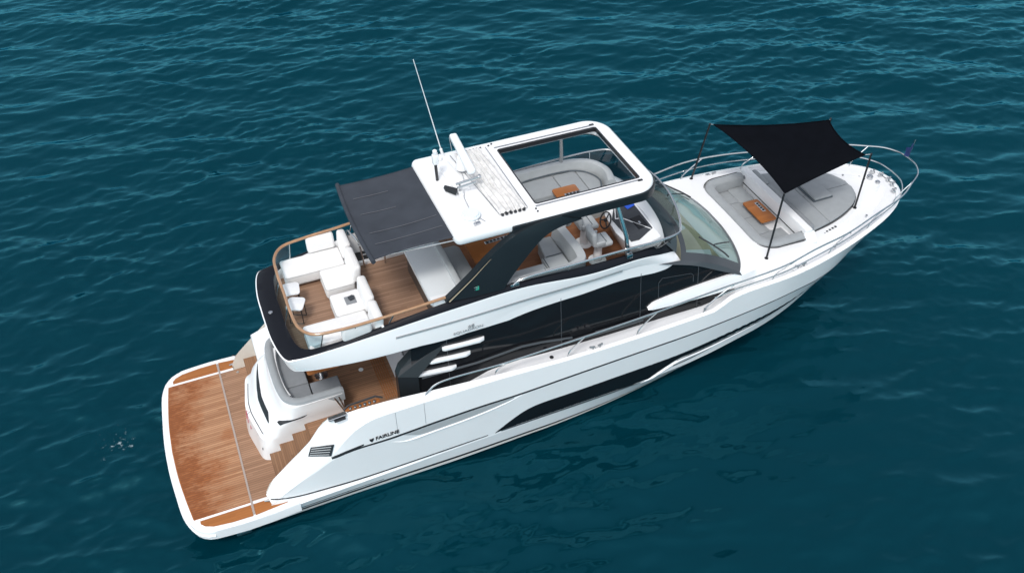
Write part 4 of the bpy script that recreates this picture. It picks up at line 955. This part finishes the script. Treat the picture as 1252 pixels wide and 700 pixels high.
# arches carrying the hardtop
up = [(6.60, 1.79, 4.66), (7.19, 1.78, 5.15), (7.68, 1.74, 5.56), (8.20, 1.69, 5.88), (8.75, 1.64, 6.035), (9.4, 1.62, 6.06)]
lo = [(7.95, 1.84, 4.62), (8.10, 1.82, 4.84), (8.44, 1.77, 5.22), (8.92, 1.71, 5.66), (9.35, 1.66, 5.80), (9.9, 1.62, 5.83)]
ua = crvx(up, 40); la = crvx(lo, 40)
for s in (-1, 1):
    S = np.array([1, s, 1]); ab = MB()
    ab.loft([ua * S, (ua * .5 + la * .5 + [0, .02, 0]) * S, la * S, (la - [0, .16, 0]) * S, (ua - [0, .16, 0]) * S], False)
    ab.loft([(ua - [0, .16, 0]) * S, ua * S]); ab.add([ua[0] * S, la[0] * S, (la[0] - [0, .16, 0]) * S, (ua[0] - [0, .16, 0]) * S], [(0, 1, 2, 3)])
    arch = ab.build('hardtop_arch', M['anth'], yacht, angle=40)
    gt_ = MB(); e = ua[:16] + (la[:16] - ua[:16]) * .06 + [0, .012, 0]; gt_.tube([p * S for p in e], [.014 * (1 - i / 18) for i in range(16)], 6); gt_.build('arch_trim', M['gold'], arch)
    if s < 0:
        em = MB(); em.box((7.32, -1.835, 4.86), (.085, .012, .10), 0, .003, 1); em.build('arch_badge', M['green'], arch)
        em = MB(); em.box((7.29, -1.845, 4.90), (.10, .012, .022), 0, .003, 1); em.box((7.27, -1.845, 4.86), (.022, .012, .10), 0, .003, 1); em.box((7.305, -1.845, 4.86), (.05, .012, .02), 0, .003, 1); em.build('badge_letter', M['steel'], arch)
    # stainless strut forward
    sm_ = MB(); sm_.tube([(11.02, s * 1.86, 4.56), (10.98, s * 1.76, 5.1), (10.82, s * 1.50, 5.84)], .05, 14); sm_.box((11.03, s * 1.87, 4.62), (.16, .12, .12), 0, .02, 2); sm_.build('hardtop_strut', M['steel'], yacht)
# charcoal awning behind the hardtop
aw = MB(); rows = []
for u in np.linspace(0, 1, 26):
    x = 5.22 + (7.03 - 5.22) * u; w_ = 1.40 - .10 * math.sin(math.pi * u) * .5
    rows.append([(x + .06 * (1 - u) * (1 - (v * 2 - 1) ** 2) * -1, w_ * (2 * v - 1), 6.01 + .05 * u - .05 * math.sin(math.pi * u) * math.sin(math.pi * v) + .006 * math.sin(v * 26 + 3 * u) * math.sin(math.pi * u) + .008 * math.sin(7 * (u + v)) * math.sin(math.pi * u) * math.sin(math.pi * v)) for v in np.linspace(0, 1, 40)])
aw.loft(rows); aw_ = aw.build('aft_awning', M['canvas'], yacht, angle=70)
md = aw_.modifiers.new('thick', 'SOLIDIFY'); md.thickness = .012
ab = MB(); ab.tube([(5.22 + -.06 * (1 - (v * 2 - 1) ** 2), 1.46 * (2 * v - 1), 6.01 - .015) for v in np.linspace(0, 1, 24)], .05, 10); ab.build('awning_bar', M['canvas'], aw_)
sm2 = MB()
for y in (-.95, -.55, .15, .75): sm2.tube([(x, y, 6.032 + .05 * (x - 5.22) / 1.81 - .05 * math.sin(math.pi * (x - 5.22) / 1.81) * math.sin(math.pi * (y / 1.4 + 1) / 2)) for x in np.linspace(5.4, 6.9 if y < 0 else 6.2, 12)], .007, 5)
sm2.build('awning_seam', mat('canvas_seam', (.10, .105, .12), .8), aw_)
al = MB()
for s in (-1, 1): al.tube([(5.6, s * 1.30, 5.96), (7.1, s * 1.42, 5.98)], .016, 8)
al.build('awning_arm', M['steel'], aw_)
# stair hatch rails on the port side of the flybridge
shr = MB(); shr.tube(crv([(5.35, 1.62, 3.8), (5.3, 1.60, 4.55), (5.35, 1.30, 4.62), (5.42, 1.05, 4.58), (5.5, 1.0, 3.8)], 30), .02, 8); shr.tube(crv([(5.42, 1.0, 4.5), (5.9, .98, 4.5), (6.0, .98, 4.3), (6.0, .98, 3.8)], 20), .02, 8); shr.tube([(5.48, 1.0, 4.2), (5.95, .98, 4.2)], .016, 8)
shr.build('stair_rail', M['steel'], fly)
MB().box((5.85, 1.42, 3.785), (.95, .40, .03), 0, .01, 1).build('stair_hatch', M['black'], fly)
MB().prism([(5.3, 1.22), (6.6, 1.24), (6.6, 1.14), (5.3, 1.12)], 3.76, 3.86, .01, 1).build('hatch_coaming', M['gel'], fly)

# ---- coachroof / foredeck trunk with lounge recess
xs = [14.1, 14.35, 15.1, 16.5, 17.4, 18.2, 19.0, 19.6, 20.1]
bb = [2.12, 2.15, 2.18, 2.02, 1.82, 1.55, 1.15, .78, .35]; sh_ = [2.0, 2.03, 1.93, 1.74, 1.48, 1.15, .78, .45, .12]
zs_ = [3.10, 3.17, 3.19, 3.12, 3.08, 3.05, 3.02, 3.0, 2.965]; cz = [3.1, 3.20, 3.25, 3.17, 3.12, 3.08, 3.04, 3.01, 2.97]
tm = MB(); rows = []
fx = lambda x, T: float(np.interp(x, xs, T))
for x in np.linspace(14.1, 20.1, 60):
    b_, s_, z_, c_ = fx(x, bb), fx(x, sh_), fx(x, zs_), fx(x, cz); dz = min(deck_z(x) - .02, z_ - .02)
    half_ = [(b_, dz - .3), (b_, dz), (b_ - .03, dz + .03), (s_ + .05, z_ - .05), (s_, z_), (s_ * .93, z_ + .015), (s_ * .6, z_ + (c_ - z_) * .7), (0, c_)]
    rows.append([(x, -y, z) for y, z in half_] + [(x, y, z) for y, z in half_[::-1][1:]])
tm.loft(rows); nr = len(rows[0]); tm.add(rows[0] + [], [tuple(range(nr))]); tm.add(rows[-1], [tuple(range(nr))])
tm.loft([[r[0] for r in rows], [r[-1] for r in rows]])
trunk = tm.build('foredeck_coachroof', M['gel'], yacht, angle=30, merge=1e-5)
rec = rrect(15.12, 16.72, -1.60, 1.60, (.12, .55, .55, .12), 8)
cut(trunk, [MB().prism(rec, 2.5, 4)])
MB().prism([(p[0], p[1]) for p in rec], 2.44, 2.5).build('lounge_sole', M['gel_matt'], trunk, smooth=False)
def U(o_, xa):   # inset copies of the aft U of the recess
    r = max(.55 - o_, .06); x0_, y_ = 15.12 + o_, 1.60 - o_
    arc1 = [(x0_ + r - r * math.cos(R(a)), y_ - r + r * math.sin(R(a))) for a in range(0, 91, 9)]
    pts = [(xa, -y_)] + [(p[0], -p[1]) for p in arc1[::-1]] + arc1 + [(xa, y_)]
    return pts
o1, o2, o3 = U(.02, 16.5), U(.30, 16.45), U(.72, 16.4)
pb = MB()
def ring_prism(a, b, z0, z1, bev, name, m, parent):
    mb = MB(); n_ = len(a)
    prof = [(0, z0), (0, z1 - bev), (bev * .3 , z1 - bev * .3), (bev, z1)]
    rows = []
    A_, B_ = np.array(a), np.array(b)
    W_ = np.linalg.norm(A_ - B_, axis=1).mean()
    for t, z in [(0, z0), (0, z1 - bev), (.3 * bev / W_, z1 - .3 * bev), (bev / W_, z1), (.5, z1 + bev * .15), (1 - bev / W_, z1), (1 - .3 * bev / W_, z1 - .3 * bev), (1, z1 - bev), (1, z0)]:
        rows.append([(*(A_[i] + (B_[i] - A_[i]) * t), z) for i in range(n_)])
    mb.loft(rows); mb.add([r[0] for r in rows], [tuple(range(len(rows)))]); mb.add([r[-1] for r in rows], [tuple(range(len(rows)))])
    return mb.build(name, m, parent, angle=50)
ring_prism(o1, o2, 2.5, 3.27, .07, 'lounge_backrest', M['grey_fab'], trunk)
ring_prism(U(.28, 16.42), U(.95, 16.38), 2.5, 2.93, .05, 'lounge_seat', M['grey_fab'], trunk)
MB().prism(rrect(15.95, 16.42, .62, 1.28, .05, 3), 2.6, 2.98, .04, 3).build('footrest_cushion', M['grey_fab'], trunk)
sj = MB(); sj.tube([(*p, 2.945) for p in U(.34, 16.4)], .008, 5)
for y in (-.75, .0, .72): sj.tube([(15.46, y, 2.945), (15.98, y * .95, 2.945)], .006, 5)
sj.build('seat_seam', M['grey_dark'], trunk)
lj = MB(); lj.tube([(*p, 3.19 + .02) for p in U(-.015, 16.6)], .014, 6); lj.build('lounge_gasket', M['line'], trunk)
# divider panel with cushions on its forward face
pn = MB(); pn.box((16.58, 0, 2.98), (.22, 3.06, .86), 0, .03, 2); pan = pn.build('divider_panel', M['gel'], yacht)
pf = MB().prism([(16.44, -1.50), (16.44, -1.75), (16.75, -1.72), (16.75, -1.50)], 2.9, lambda x, y: 3.35 + (y + 1.5) * 1.0, .02, 2).build('panel_foot', M['gel'], pan)
pf = MB().prism([(16.44, 1.50), (16.44, 1.75), (16.75, 1.72), (16.75, 1.50)], 2.9, lambda x, y: 3.35 - (y - 1.5) * 1.0, .02, 2).build('panel_foot', M['gel'], pan)
for y in (-1.38, 1.30): MB().cyl((16.462, y, 3.24), .055, .012, 18, axis='x').build('panel_speaker', M['grey_dark'], pan)
for y0_, y1_ in ((-1.40, -.10), (-.08, .62), (.64, 1.36)):
    MB().box((16.77, (y0_ + y1_) / 2, 3.22), (.14, y1_ - y0_, .36), 0, .05, 3, tilt=.12).build('back_cushion', M['grey_dark'] if y0_ < -.09 else M['grey_fab'], pan)
MB().box((16.463, 0, 3.06), (.012, 2.7, .02), 0, 0).build('panel_groove', M['line'], pan)
# sunpad
sp = crv([(16.92, 1.34), (17.5, 1.22), (18.2, .98), (18.72, .68), (18.98, .34), (19.04, 0)], 20); spf = [tuple(p) for p in sp] + [(p[0], -p[1]) for p in sp[::-1][1:]]
MB().prism([(p[0] + .02, p[1] * 1.02) for p in spf], 2.9, 3.14, .01).build('sunpad_base', M['line'], trunk)
pads = [[(16.92, 1.34), (17.5, 1.22), (17.5, -1.22), (16.92, -1.34)]]
sa = [tuple(p) for p in sp if p[0] > 17.53]; 
pad = MB(); pad.prism([(16.9, 1.34), (17.49, 1.22), (17.49, -1.22), (16.9, -1.34)], 3.08, 3.20, .03, 3)
pad.prism([(17.51, 1.21)] + sa[:-1] + [(19.03, .006), (17.51, .006)], 3.07, 3.185, .03, 3)
pad.prism([(17.51, -1.21)] + [(p[0], -p[1]) for p in sa[:-1]] + [(19.03, -.006), (17.51, -.006)], 3.07, 3.185, .03, 3)
pad.build('sunpad_cushion', M['grey_fab'], trunk, angle=45)
MB().prism(rrect(17.60, 18.24, -.36, .40, .03, 2), 3.19, 3.215).build('hatch_shadow_gap', M['seam'], trunk)
MB().prism(rrect(17.66, 18.22, -.33, .37, .04, 3), 3.20, 3.27, .025, 3).build('hatch_cushion', M['grey_fab'], trunk)
cb_ = MB()
for k in range(5): cb_.box((17.15 + k * .11, -1.47 + k * .027, 3.095), (.06, .05, .012), 0, 0)
cb_.build('deck_socket', M['line'], trunk)

# ---- foredeck gear
wl = MB(); wl.cyl((19.95, .18, 3.02), .09, .14, 20, .02); wl.cyl((20.02, -.08, 3.00), .07, .10, 20, .02); wl.build('windlass', M['steel'], deck)
wl = MB(); wl.cyl((19.72, .34, 2.985), .045, .02, 14); wl.cyl((19.78, .22, 2.985), .045, .02, 14); wl.build('foot_switch', M['line'], deck)
for k, (x, y) in enumerate(((20.22, .40), (20.36, .20), (20.42, -.06), (20.38, -.28), (20.2, -.55))):
    w2 = MB(); w2.box((x, y, 2.98), (.16, .07, .07), -y * 1.6 + .3, .02, 2); w2.cyl((x - .05, y, 3.03), .03, .07, 12, .01); w2.cyl((x + .05, y, 3.03), .03, .07, 12, .01); w2.build('bow_roller', M['steel'], deck)
for x in (9.0, 15.96, 10.06):
    for s in (-1, 1):
        y = gi_at(x)[0] - (.06 if x > 11 else .14); z = gi_at(x)[1] - .02 if x > 11 else deck_z(x) + .16
        if x < 9.5:
            MB().cyl((x, s * (y - .08), deck_z(x) + .006), .05, .012, 16).build('deck_filler', M['line'], deck); continue
        if x < 11: z = gi_at(x)[1] + .0; y = gi_at(x)[0]
        c_ = MB(); a_ = math.atan2(gi_at(x + .2)[0] - gi_at(x - .2)[0], .4) * s
        c_.box((x, s * y, z - .015), (.46, .13, .03), a_, .01, 1); c_.build('cleat_plate', M['gel'], deck)
        c_ = MB()
        for d_ in (-.09, .09): c_.cyl((x + d_, s * y, z + .035), .022, .07, 10); c_.cyl((x + d_ * .2, s * y, z + .02), .01, .01, 8)
        for d_ in (-1, 1): c_.tube([(x + d_ * .04, s * y, z + .06), (x + d_ * .17, s * (y - .02), z + .075)], .02, 8)
        c_.build('deck_cleat', M['steel_d'], deck)
ft = MB()
for x, y in ((17.9, -1.62), (17.2, -1.90), (13.2, -2.2), (19.3, .55), (18.9, 1.0), (18.7, -1.25)): ft.cyl((x, y, deck_z(x) + (.02 if abs(y) > 1.5 else .09)), .03, .03, 12)
ft.build('deck_plate', M['steel_d'], deck)

# ---- stainless guard rails
RT = [(5.80, 2.34, 2.55), (5.90, 2.33, 2.66), (6.11, 2.30, 2.78), (7.74, 2.34, 2.83), (9.69, 2.36, 2.92), (11.32, 2.36, 3.0), (13.5, 2.36, 3.16), (15.2, 2.42, 3.36), (16.2, 2.26, 3.44), (17.4, 2.02, 3.42), (18.6, 1.66, 3.44), (19.7, 1.33, 3.48), (20.3, .98, 3.5), (20.75, .68, 3.5), (20.98, .30, 3.5), (21.02, 0, 3.5)]
cRT = crv(RT, 160); rl_ = MB(); rl_.tube(np.vstack([cRT, (cRT * [1, -1, 1])[::-1][1:]]), .022, 8); grail = rl_.build('guard_rail', M['steel'], yacht)
RM = [(13.3, 2.36, 2.90), (13.9, 2.36, 2.98), (15.3, 2.38, 3.10), (16.3, 2.24, 3.17), (17.4, 2.0, 3.18), (18.6, 1.62, 3.2), (19.6, 1.25, 3.2), (20.1, .93, 3.2), (20.45, .45, 3.2), (20.52, 0, 3.2)]
cRM = crv(RM, 100); rl_ = MB(); rl_.tube(np.vstack([cRM, (cRM * [1, -1, 1])[::-1][1:]]), .016, 8); rl_.build('mid_rail', M['steel'], grail)
for s in (-1, 1):
    for xf, lean in ((7.5, .32), (9.32, .5), (11.16, .55), (13.05, .75), (15.04, .72), (16.9, .62), (18.44, .5), (19.85, .55)):
        yf, zf = gi_at(xf); j = np.argmin(abs(cRT[:, 0] - xf - lean)); tp_ = cRT[j]
        yf = yf - .02; mid_ = (xf + .03, s * (yf - .0), zf + .10)
        MB().tube(crv([(xf, s * yf, zf - .03), mid_, (xf + lean * .45, s * (yf + (tp_[1] - yf) * .5), zf + .10 + (tp_[2] - zf - .1) * .5), (tp_[0], s * tp_[1], tp_[2])], 14), .017, 8).build('stanchion', M['steel'], grail)

# ================================================================== loose things on board
# modular sofas on the aft flybridge
FZ = 3.78
def make_sofa(label):
    t = thing('modular_sofa', label, 'sofa', (4.4, .95, FZ), 0, 'white sofas on the aft flybridge')
    def P(mb, nm, m=M['white_fab']): return mb.build(nm, m, t, angle=45, world=False)
    P(MB().box((-.08, .28, .24), (1.42, .66, .34), 0, .06, 4), 'chaise_seat')
    P(MB().box((.33, -.44, .24), (.68, .72, .34), 0, .06, 4), 'short_seat')
    P(MB().box((.24, .70, .58), (.66, .20, .42), 0, .07, 4, rx=-.12), 'side_cushion')
    P(MB().box((.74, .44, .56), (.20, .66, .46), 0, .07, 4, tilt=.10), 'back_cushion')
    P(MB().box((.74, -.36, .56), (.20, .82, .46), 0, .07, 4, tilt=.10), 'back_cushion')
    P(MB().box((.80, .06, .32), (.06, 1.5, .50), 0, .02, 2), 'back_shell')
    def loop(cx_, cy_, z_, lx, ly): return [(cx_ + p[0], cy_ + p[1], z_) for p in rrect(-lx / 2 - .003, lx / 2 + .003, -ly / 2 - .003, ly / 2 + .003, .06, 4)]
    sm3 = MB()
    sm3.tube(loop(-.08, .28, .355, 1.42, .66), .006, 5, closed=True); sm3.tube(loop(.33, -.44, .355, .68, .72), .006, 5, closed=True)
    sm3.tube(loop(-.08, .28, .135, 1.42, .66), .006, 5, closed=True); sm3.tube(loop(.33, -.44, .135, .68, .72), .006, 5, closed=True)
    P(sm3, 'seat_seam', mat('sofa_seam', (.42, .42, .41), .8))
    fr2 = MB()
    for x, y in ((-.7, .0), (-.7, .52), (.62, .5), (.62, -.72), (.06, -.72)): fr2.cyl((x, y, .035), .025, .07, 10)
    P(fr2, 'sofa_feet', M['line'])
    return t
sofa = make_sofa('white L shaped sofa on the far side of the aft flybridge, nothing on it')
s2 = copy_tree(sofa); s2['label'] = 'white L shaped sofa beside the near wooden rail, dark tray on its seat'
# mirror image of the first: own meshes with y flipped
for ch in s2.children:
    ch.data = ch.data.copy()
    for v in ch.data.vertices: v.co.y = -v.co.y
    ch.data.flip_normals()
s2.location = (4.4, -.86, FZ)
tray = thing('ashtray', 'small dark tray with silver lighter on the near white sofa', 'tray', (4.80, -.42, FZ + .41))
MB().box((0, 0, .012), (.24, .26, .024), 0, .01, 2).build('tray_plate', M['grey_dark'], tray, world=False)
MB().box((.03, .02, .05), (.13, .12, .07), .3, .02, 2).build('tray_box', M['dash'], tray, world=False)
# side tables
def make_side_table(label, loc, rz):
    t = thing('side_table', label, 'table', loc, rz, 'white side tables on the aft flybridge')
    MB().prism(rrect(-.19, .19, -.20, .20, .07, 5), .47, .505, .012, 2).build('table_top', M['gel'], t, world=False)
    l = MB()
    for s in (-1, 1):
        l.tube([(.14, s * .14, .47), (.15, s * .14, .02), (-.15, s * .14, .02), (-.14, s * .14, .47)], .012, 6)
    l.build('table_leg', M['line'], t, world=False)
    return t
t1 = make_side_table('white side table next to the far sofa by the stern glass', (3.64, .37, FZ), R(-8))
t2 = copy_tree(t1); t2.location = (3.63, -.15, FZ); t2.rotation_euler.z = R(-25); t2['label'] = 'white side table standing nearer the camera, turned at an angle'
# helm seats
def make_helm(label, loc):
    t = thing('helm_seat', label, 'seat', loc, 0, 'helm seats behind the flybridge console')
    def B_(mb, nm, m): return mb.build(nm, m, t, angle=45, world=False)
    B_(MB().cyl((0, 0, .02), .22, .04, 24, .01), 'base_plate', M['gel'])
    B_(MB().cyl((0, 0, .29), .11, .54, 20, .02, r2=.09), 'pedestal', M['gel'])
    B_(MB().box((.06, 0, .61), (.46, .45, .14), 0, .06, 4), 'seat_cushion', M['grey_lt'])
    B_(MB().box((-.06, .22, .70), (.24, .06, .13), 0, .035, 3), 'armrest', M['grey_lt'])
    B_(MB().box((-.06, -.22, .70), (.24, .06, .13), 0, .035, 3), 'armrest', M['grey_lt'])
    bk_ = B_(MB().box((-.20, 0, .82), (.13, .45, .44), 0, .06, 4, tilt=-.14), 'backrest', M['grey_lt'])
    sm_ = MB(); sm_.tube([(.12, -.17, .683), (.12, .17, .683)], .01, 6); sm_.tube([(-.13, -.15, .80), (-.13, .15, .80)], .012, 6)
    B_(sm_, 'seat_piping', M['seam'])
    return t
h1 = make_helm('pale grey helm seat nearer the camera, behind the dash', (10.76, -.89, FZ))
h2 = copy_tree(h1); h2.location = (10.74, -.18, FZ); h2['label'] = 'pale grey helm seat farther from the camera, beside the steering wheel'
# tables
def cup_strip(t, c, rz, n_, pitch=.095, w_=.10):
    s = MB(); s.box((c[0], c[1], c[2]), (n_ * pitch + .04, w_, .02), rz, .006, 1); st_ = s.build('cup_holder_strip', M['steel'], t, world=False)
    h = MB()
    for k in range(n_):
        d_ = (k - (n_ - 1) / 2) * pitch; h.cyl((c[0] + d_ * math.cos(rz), c[1] + d_ * math.sin(rz), c[2] + .011), .034, .008, 16)
    h.build('cup_hole', M['interior'], st_, world=False)
def table(label, loc, poly, top, rz=0, legs=1, cup=None, name='deck_table'):
    t = thing(name, label, 'table', loc, rz)
    MB().prism(poly, top - .045, top, .012, 2).build('table_top', M['wood'], t, angle=40, world=False)
    l = MB()
    for k in range(legs):
        y = 0 if legs == 1 else (-.2 + .4 * k)
        l.cyl((0, y, (top - .045) / 2), .055, top - .045, 20); l.cyl((0, y, .012), .16, .024, 24, .005)
    l.build('table_leg', M['steel'], t, world=False)
    if cup: cup_strip(t, *cup)
    return t
table('small varnished table with four cup holders in the bow lounge under the black canopy', (16.13, 0, 2.5), rrect(-.24, .24, -.47, .47, .05, 3), .60, 0, 1, ((.10, .12, .603), R(90), 4))
table('large varnished dinette table between the grey benches beside the dark arch', (8.33, -.03, FZ), rrect(-.56, .58, -.48, .42, .05, 3), .62, 0, 1, ((.20, .10, .623), R(3), 6))
table('low varnished table in the port lounge seen through the open sunroof', (10.66, .72, FZ), rrect(-.32, .32, -.20, .22, .06, 3), 1.0, R(0), 1, ((.10, -.13, 1.003), 0, 4))
table('wooden cockpit table on two steel legs under the flybridge overhang', (3.9, .35, 1.52), rrect(-.36, .42, -.72, .62, .06, 3), .70, 0, 2)

# bow canopy
def pole_path(a1, b1): return [np.array(a1) + (np.array(b1) - np.array(a1)) * t for t in np.linspace(0, 1, 6)]
can = thing('bow_canopy', 'black shade canopy stretched on four slim poles over the bow seats', 'canopy', (17, 0, 3.1))
c00, c10, c11, c01 = [np.array(p) for p in ((15.37, -1.63, 4.98), (18.30, -.96, 4.92), (18.38, .66, 5.0), (15.40, 1.66, 5.0))]
cm_ = MB(); rows = []; nn = 36
for u in np.linspace(0, 1, nn):
    r = []
    for v in np.linspace(0, 1, nn):
        uu = u; vv = v
        p = (1 - u) * (1 - v) * c00 + u * (1 - v) * c10 + u * v * c11 + (1 - u) * v * c01
        # hollow edges (catenary) and sag
        ed = np.zeros(3)
        ed += (1 - v) * .07 * 4 * u * (1 - u) * np.array([0, 1, 0]) + v * .06 * 4 * u * (1 - u) * np.array([0, -1, 0])
        ed += (1 - u) * .20 * 4 * v * (1 - v) * np.array([1, 0, 0]) + u * .12 * 4 * v * (1 - v) * np.array([-1, 0, 0])
        p = p + ed - np.array([0, 0, .16 * (4 * u * (1 - u)) * (4 * v * (1 - v)) + .05 * (4 * u * (1 - u) + 4 * v * (1 - v))]) * 1.0
        for cu_, cv_, k_ in ((0, 0, 1.3), (1, 0, 2.1), (1, 1, .4), (0, 1, 3.0)):
            du, dv = abs(u - cu_) * 3.0, abs(v - cv_) * 2.6; rr_ = math.hypot(du, dv)
            p = p + np.array([0, 0, .016 * math.sin(math.atan2(dv, du + 1e-6) * 15 + k_) * math.exp(-1.1 * rr_) * min(1, rr_ * 2.5)])
        r.append(p)
    rows.append(r)
cm_.loft(rows); cf = cm_.build('canopy_fabric', M['black_fab'], can, angle=80)
md = cf.modifiers.new('thick', 'SOLIDIFY'); md.thickness = .008
hm_ = MB(); hm_.tube(rows[0] + [r[-1] for r in rows[1:]] + rows[-1][::-1][1:] + [r[0] for r in rows[::-1]][1:-1], .014, 6, closed=True); hm_.build('canopy_hem', M['black_fab'], can)
ls = MB()
for (q_, t_) in ((rows[0][0], (15.32, -1.67, 5.0)), (rows[-1][0], (18.42, -1.04, 4.96)), (rows[-1][-1], (18.45, .70, 5.0)), (rows[0][-1], (15.32, 1.71, 5.0))): ls.tube([q_, t_], .008, 5)
ls.build('canopy_lashing', M['grid'], can)
for a1, b1 in (((15.10, 1.86, 3.17), (15.32, 1.71, 5.02)), ((15.08, -1.85, 3.17), (15.32, -1.67, 5.02)), ((18.62, -.85, 3.04), (18.42, -1.04, 4.98)), ((18.62, .85, 3.04), (18.45, .70, 5.02))):
    MB().tube(pole_path(a1, b1), .026, 10).build('canopy_pole', M['pole'], can)
    MB().cyl((a1[0], a1[1], a1[2] + .02), .05, .05, 16, .01).build('pole_foot', M['pole'], can)
# pennant at the bow
fg_ = thing('pennant', 'small navy pennant on a short staff at the bow rail', 'flag', (21.05, .06, 3.5))
MB().tube([(21.05, .06, 3.48), (21.10, .06, 4.05)], .010, 8).build('flag_staff', M['steel'], fg_)
fl_ = MB(); rows = []
for i in range(14):
    u = i / 13; rows.append([(21.09 - .19 * u + .02 * math.sin(6 * v + 5 * u), .06 + .05 * math.sin(7 * u + 2 * v) * u, 3.95 - .40 * v * (1 - .25 * u) - .12 * u + .02 * math.sin(9 * u)) for v in np.linspace(0, 1, 8)])
fl_.loft(rows); fl_.build('flag_cloth', M['navy'], fg_, angle=80)

# ================================================================== separate pieces become parts of their own
KEEP = {'letters', 'maker_lettering', 'model_lettering', 'model_number', 'louvre_slat', 'floor_grille', 'deck_socket', 'throttle_levers', 'lounge_piping',
        'seat_seam', 'awning_seam', 'dash_trim', 'canvas_batten', 'tender_script', 'sea', 'deep_water_sheet', 'seat_piping', 'badge_letter', 'sunpad_cushion'}
def split_pieces(o):
    me = o.data; n = len(me.vertices); par = list(range(n))
    def find(a):
        while par[a] != a: par[a] = par[par[a]]; a = par[a]
        return a
    for e in me.edges:
        a, b = find(e.vertices[0]), find(e.vertices[1])
        if a != b: par[a] = b
    co = np.empty(n * 3); me.vertices.foreach_get('co', co); co = co.reshape(-1, 3)
    root = np.array([find(i) for i in range(n)]); ids = np.unique(root)
    if len(ids) < 2: return
    boxes = [(co[root == r].min(0) - .012, co[root == r].max(0) + .012) for r in ids]
    grp = list(range(len(ids)))
    def gf2(a):
        while grp[a] != a: a = grp[a]
        return a
    for i in range(len(ids)):
        for j in range(i):
            if (boxes[i][0] <= boxes[j][1]).all() and (boxes[j][0] <= boxes[i][1]).all():
                a, b = gf2(i), gf2(j)
                if a != b: grp[a] = b
    gs = sorted({gf2(i) for i in range(len(ids))})
    if len(gs) < 2: return
    vg = {r: gf2(k) for k, r in enumerate(ids)}
    gv = np.array([vg[r] for r in root])
    for q, g in enumerate(gs[::-1]):
        b = bmesh.new(); b.from_mesh(me)
        b.verts.ensure_lookup_table()
        bmesh.ops.delete(b, geom=[v for v in b.verts if gv[v.index] != g], context='VERTS')
        last = q == len(gs) - 1
        nm = bpy.data.meshes.new(o.name); b.to_mesh(nm); b.free()
        for x in me.materials: nm.materials.append(x)
        if last: o.data = nm
        else:
            c = bpy.data.objects.new(o.name, nm); C.objects.link(c); c.parent = o.parent
            c.matrix_parent_inverse = o.matrix_parent_inverse.copy()
            if 'label' in o: c['label'] = o['label']
done = set()
for o in list(bpy.data.objects):
    if o.type == 'MESH' and o.name.split('.')[0] not in KEEP and o.data.users == 1 and not o.children: split_pieces(o)
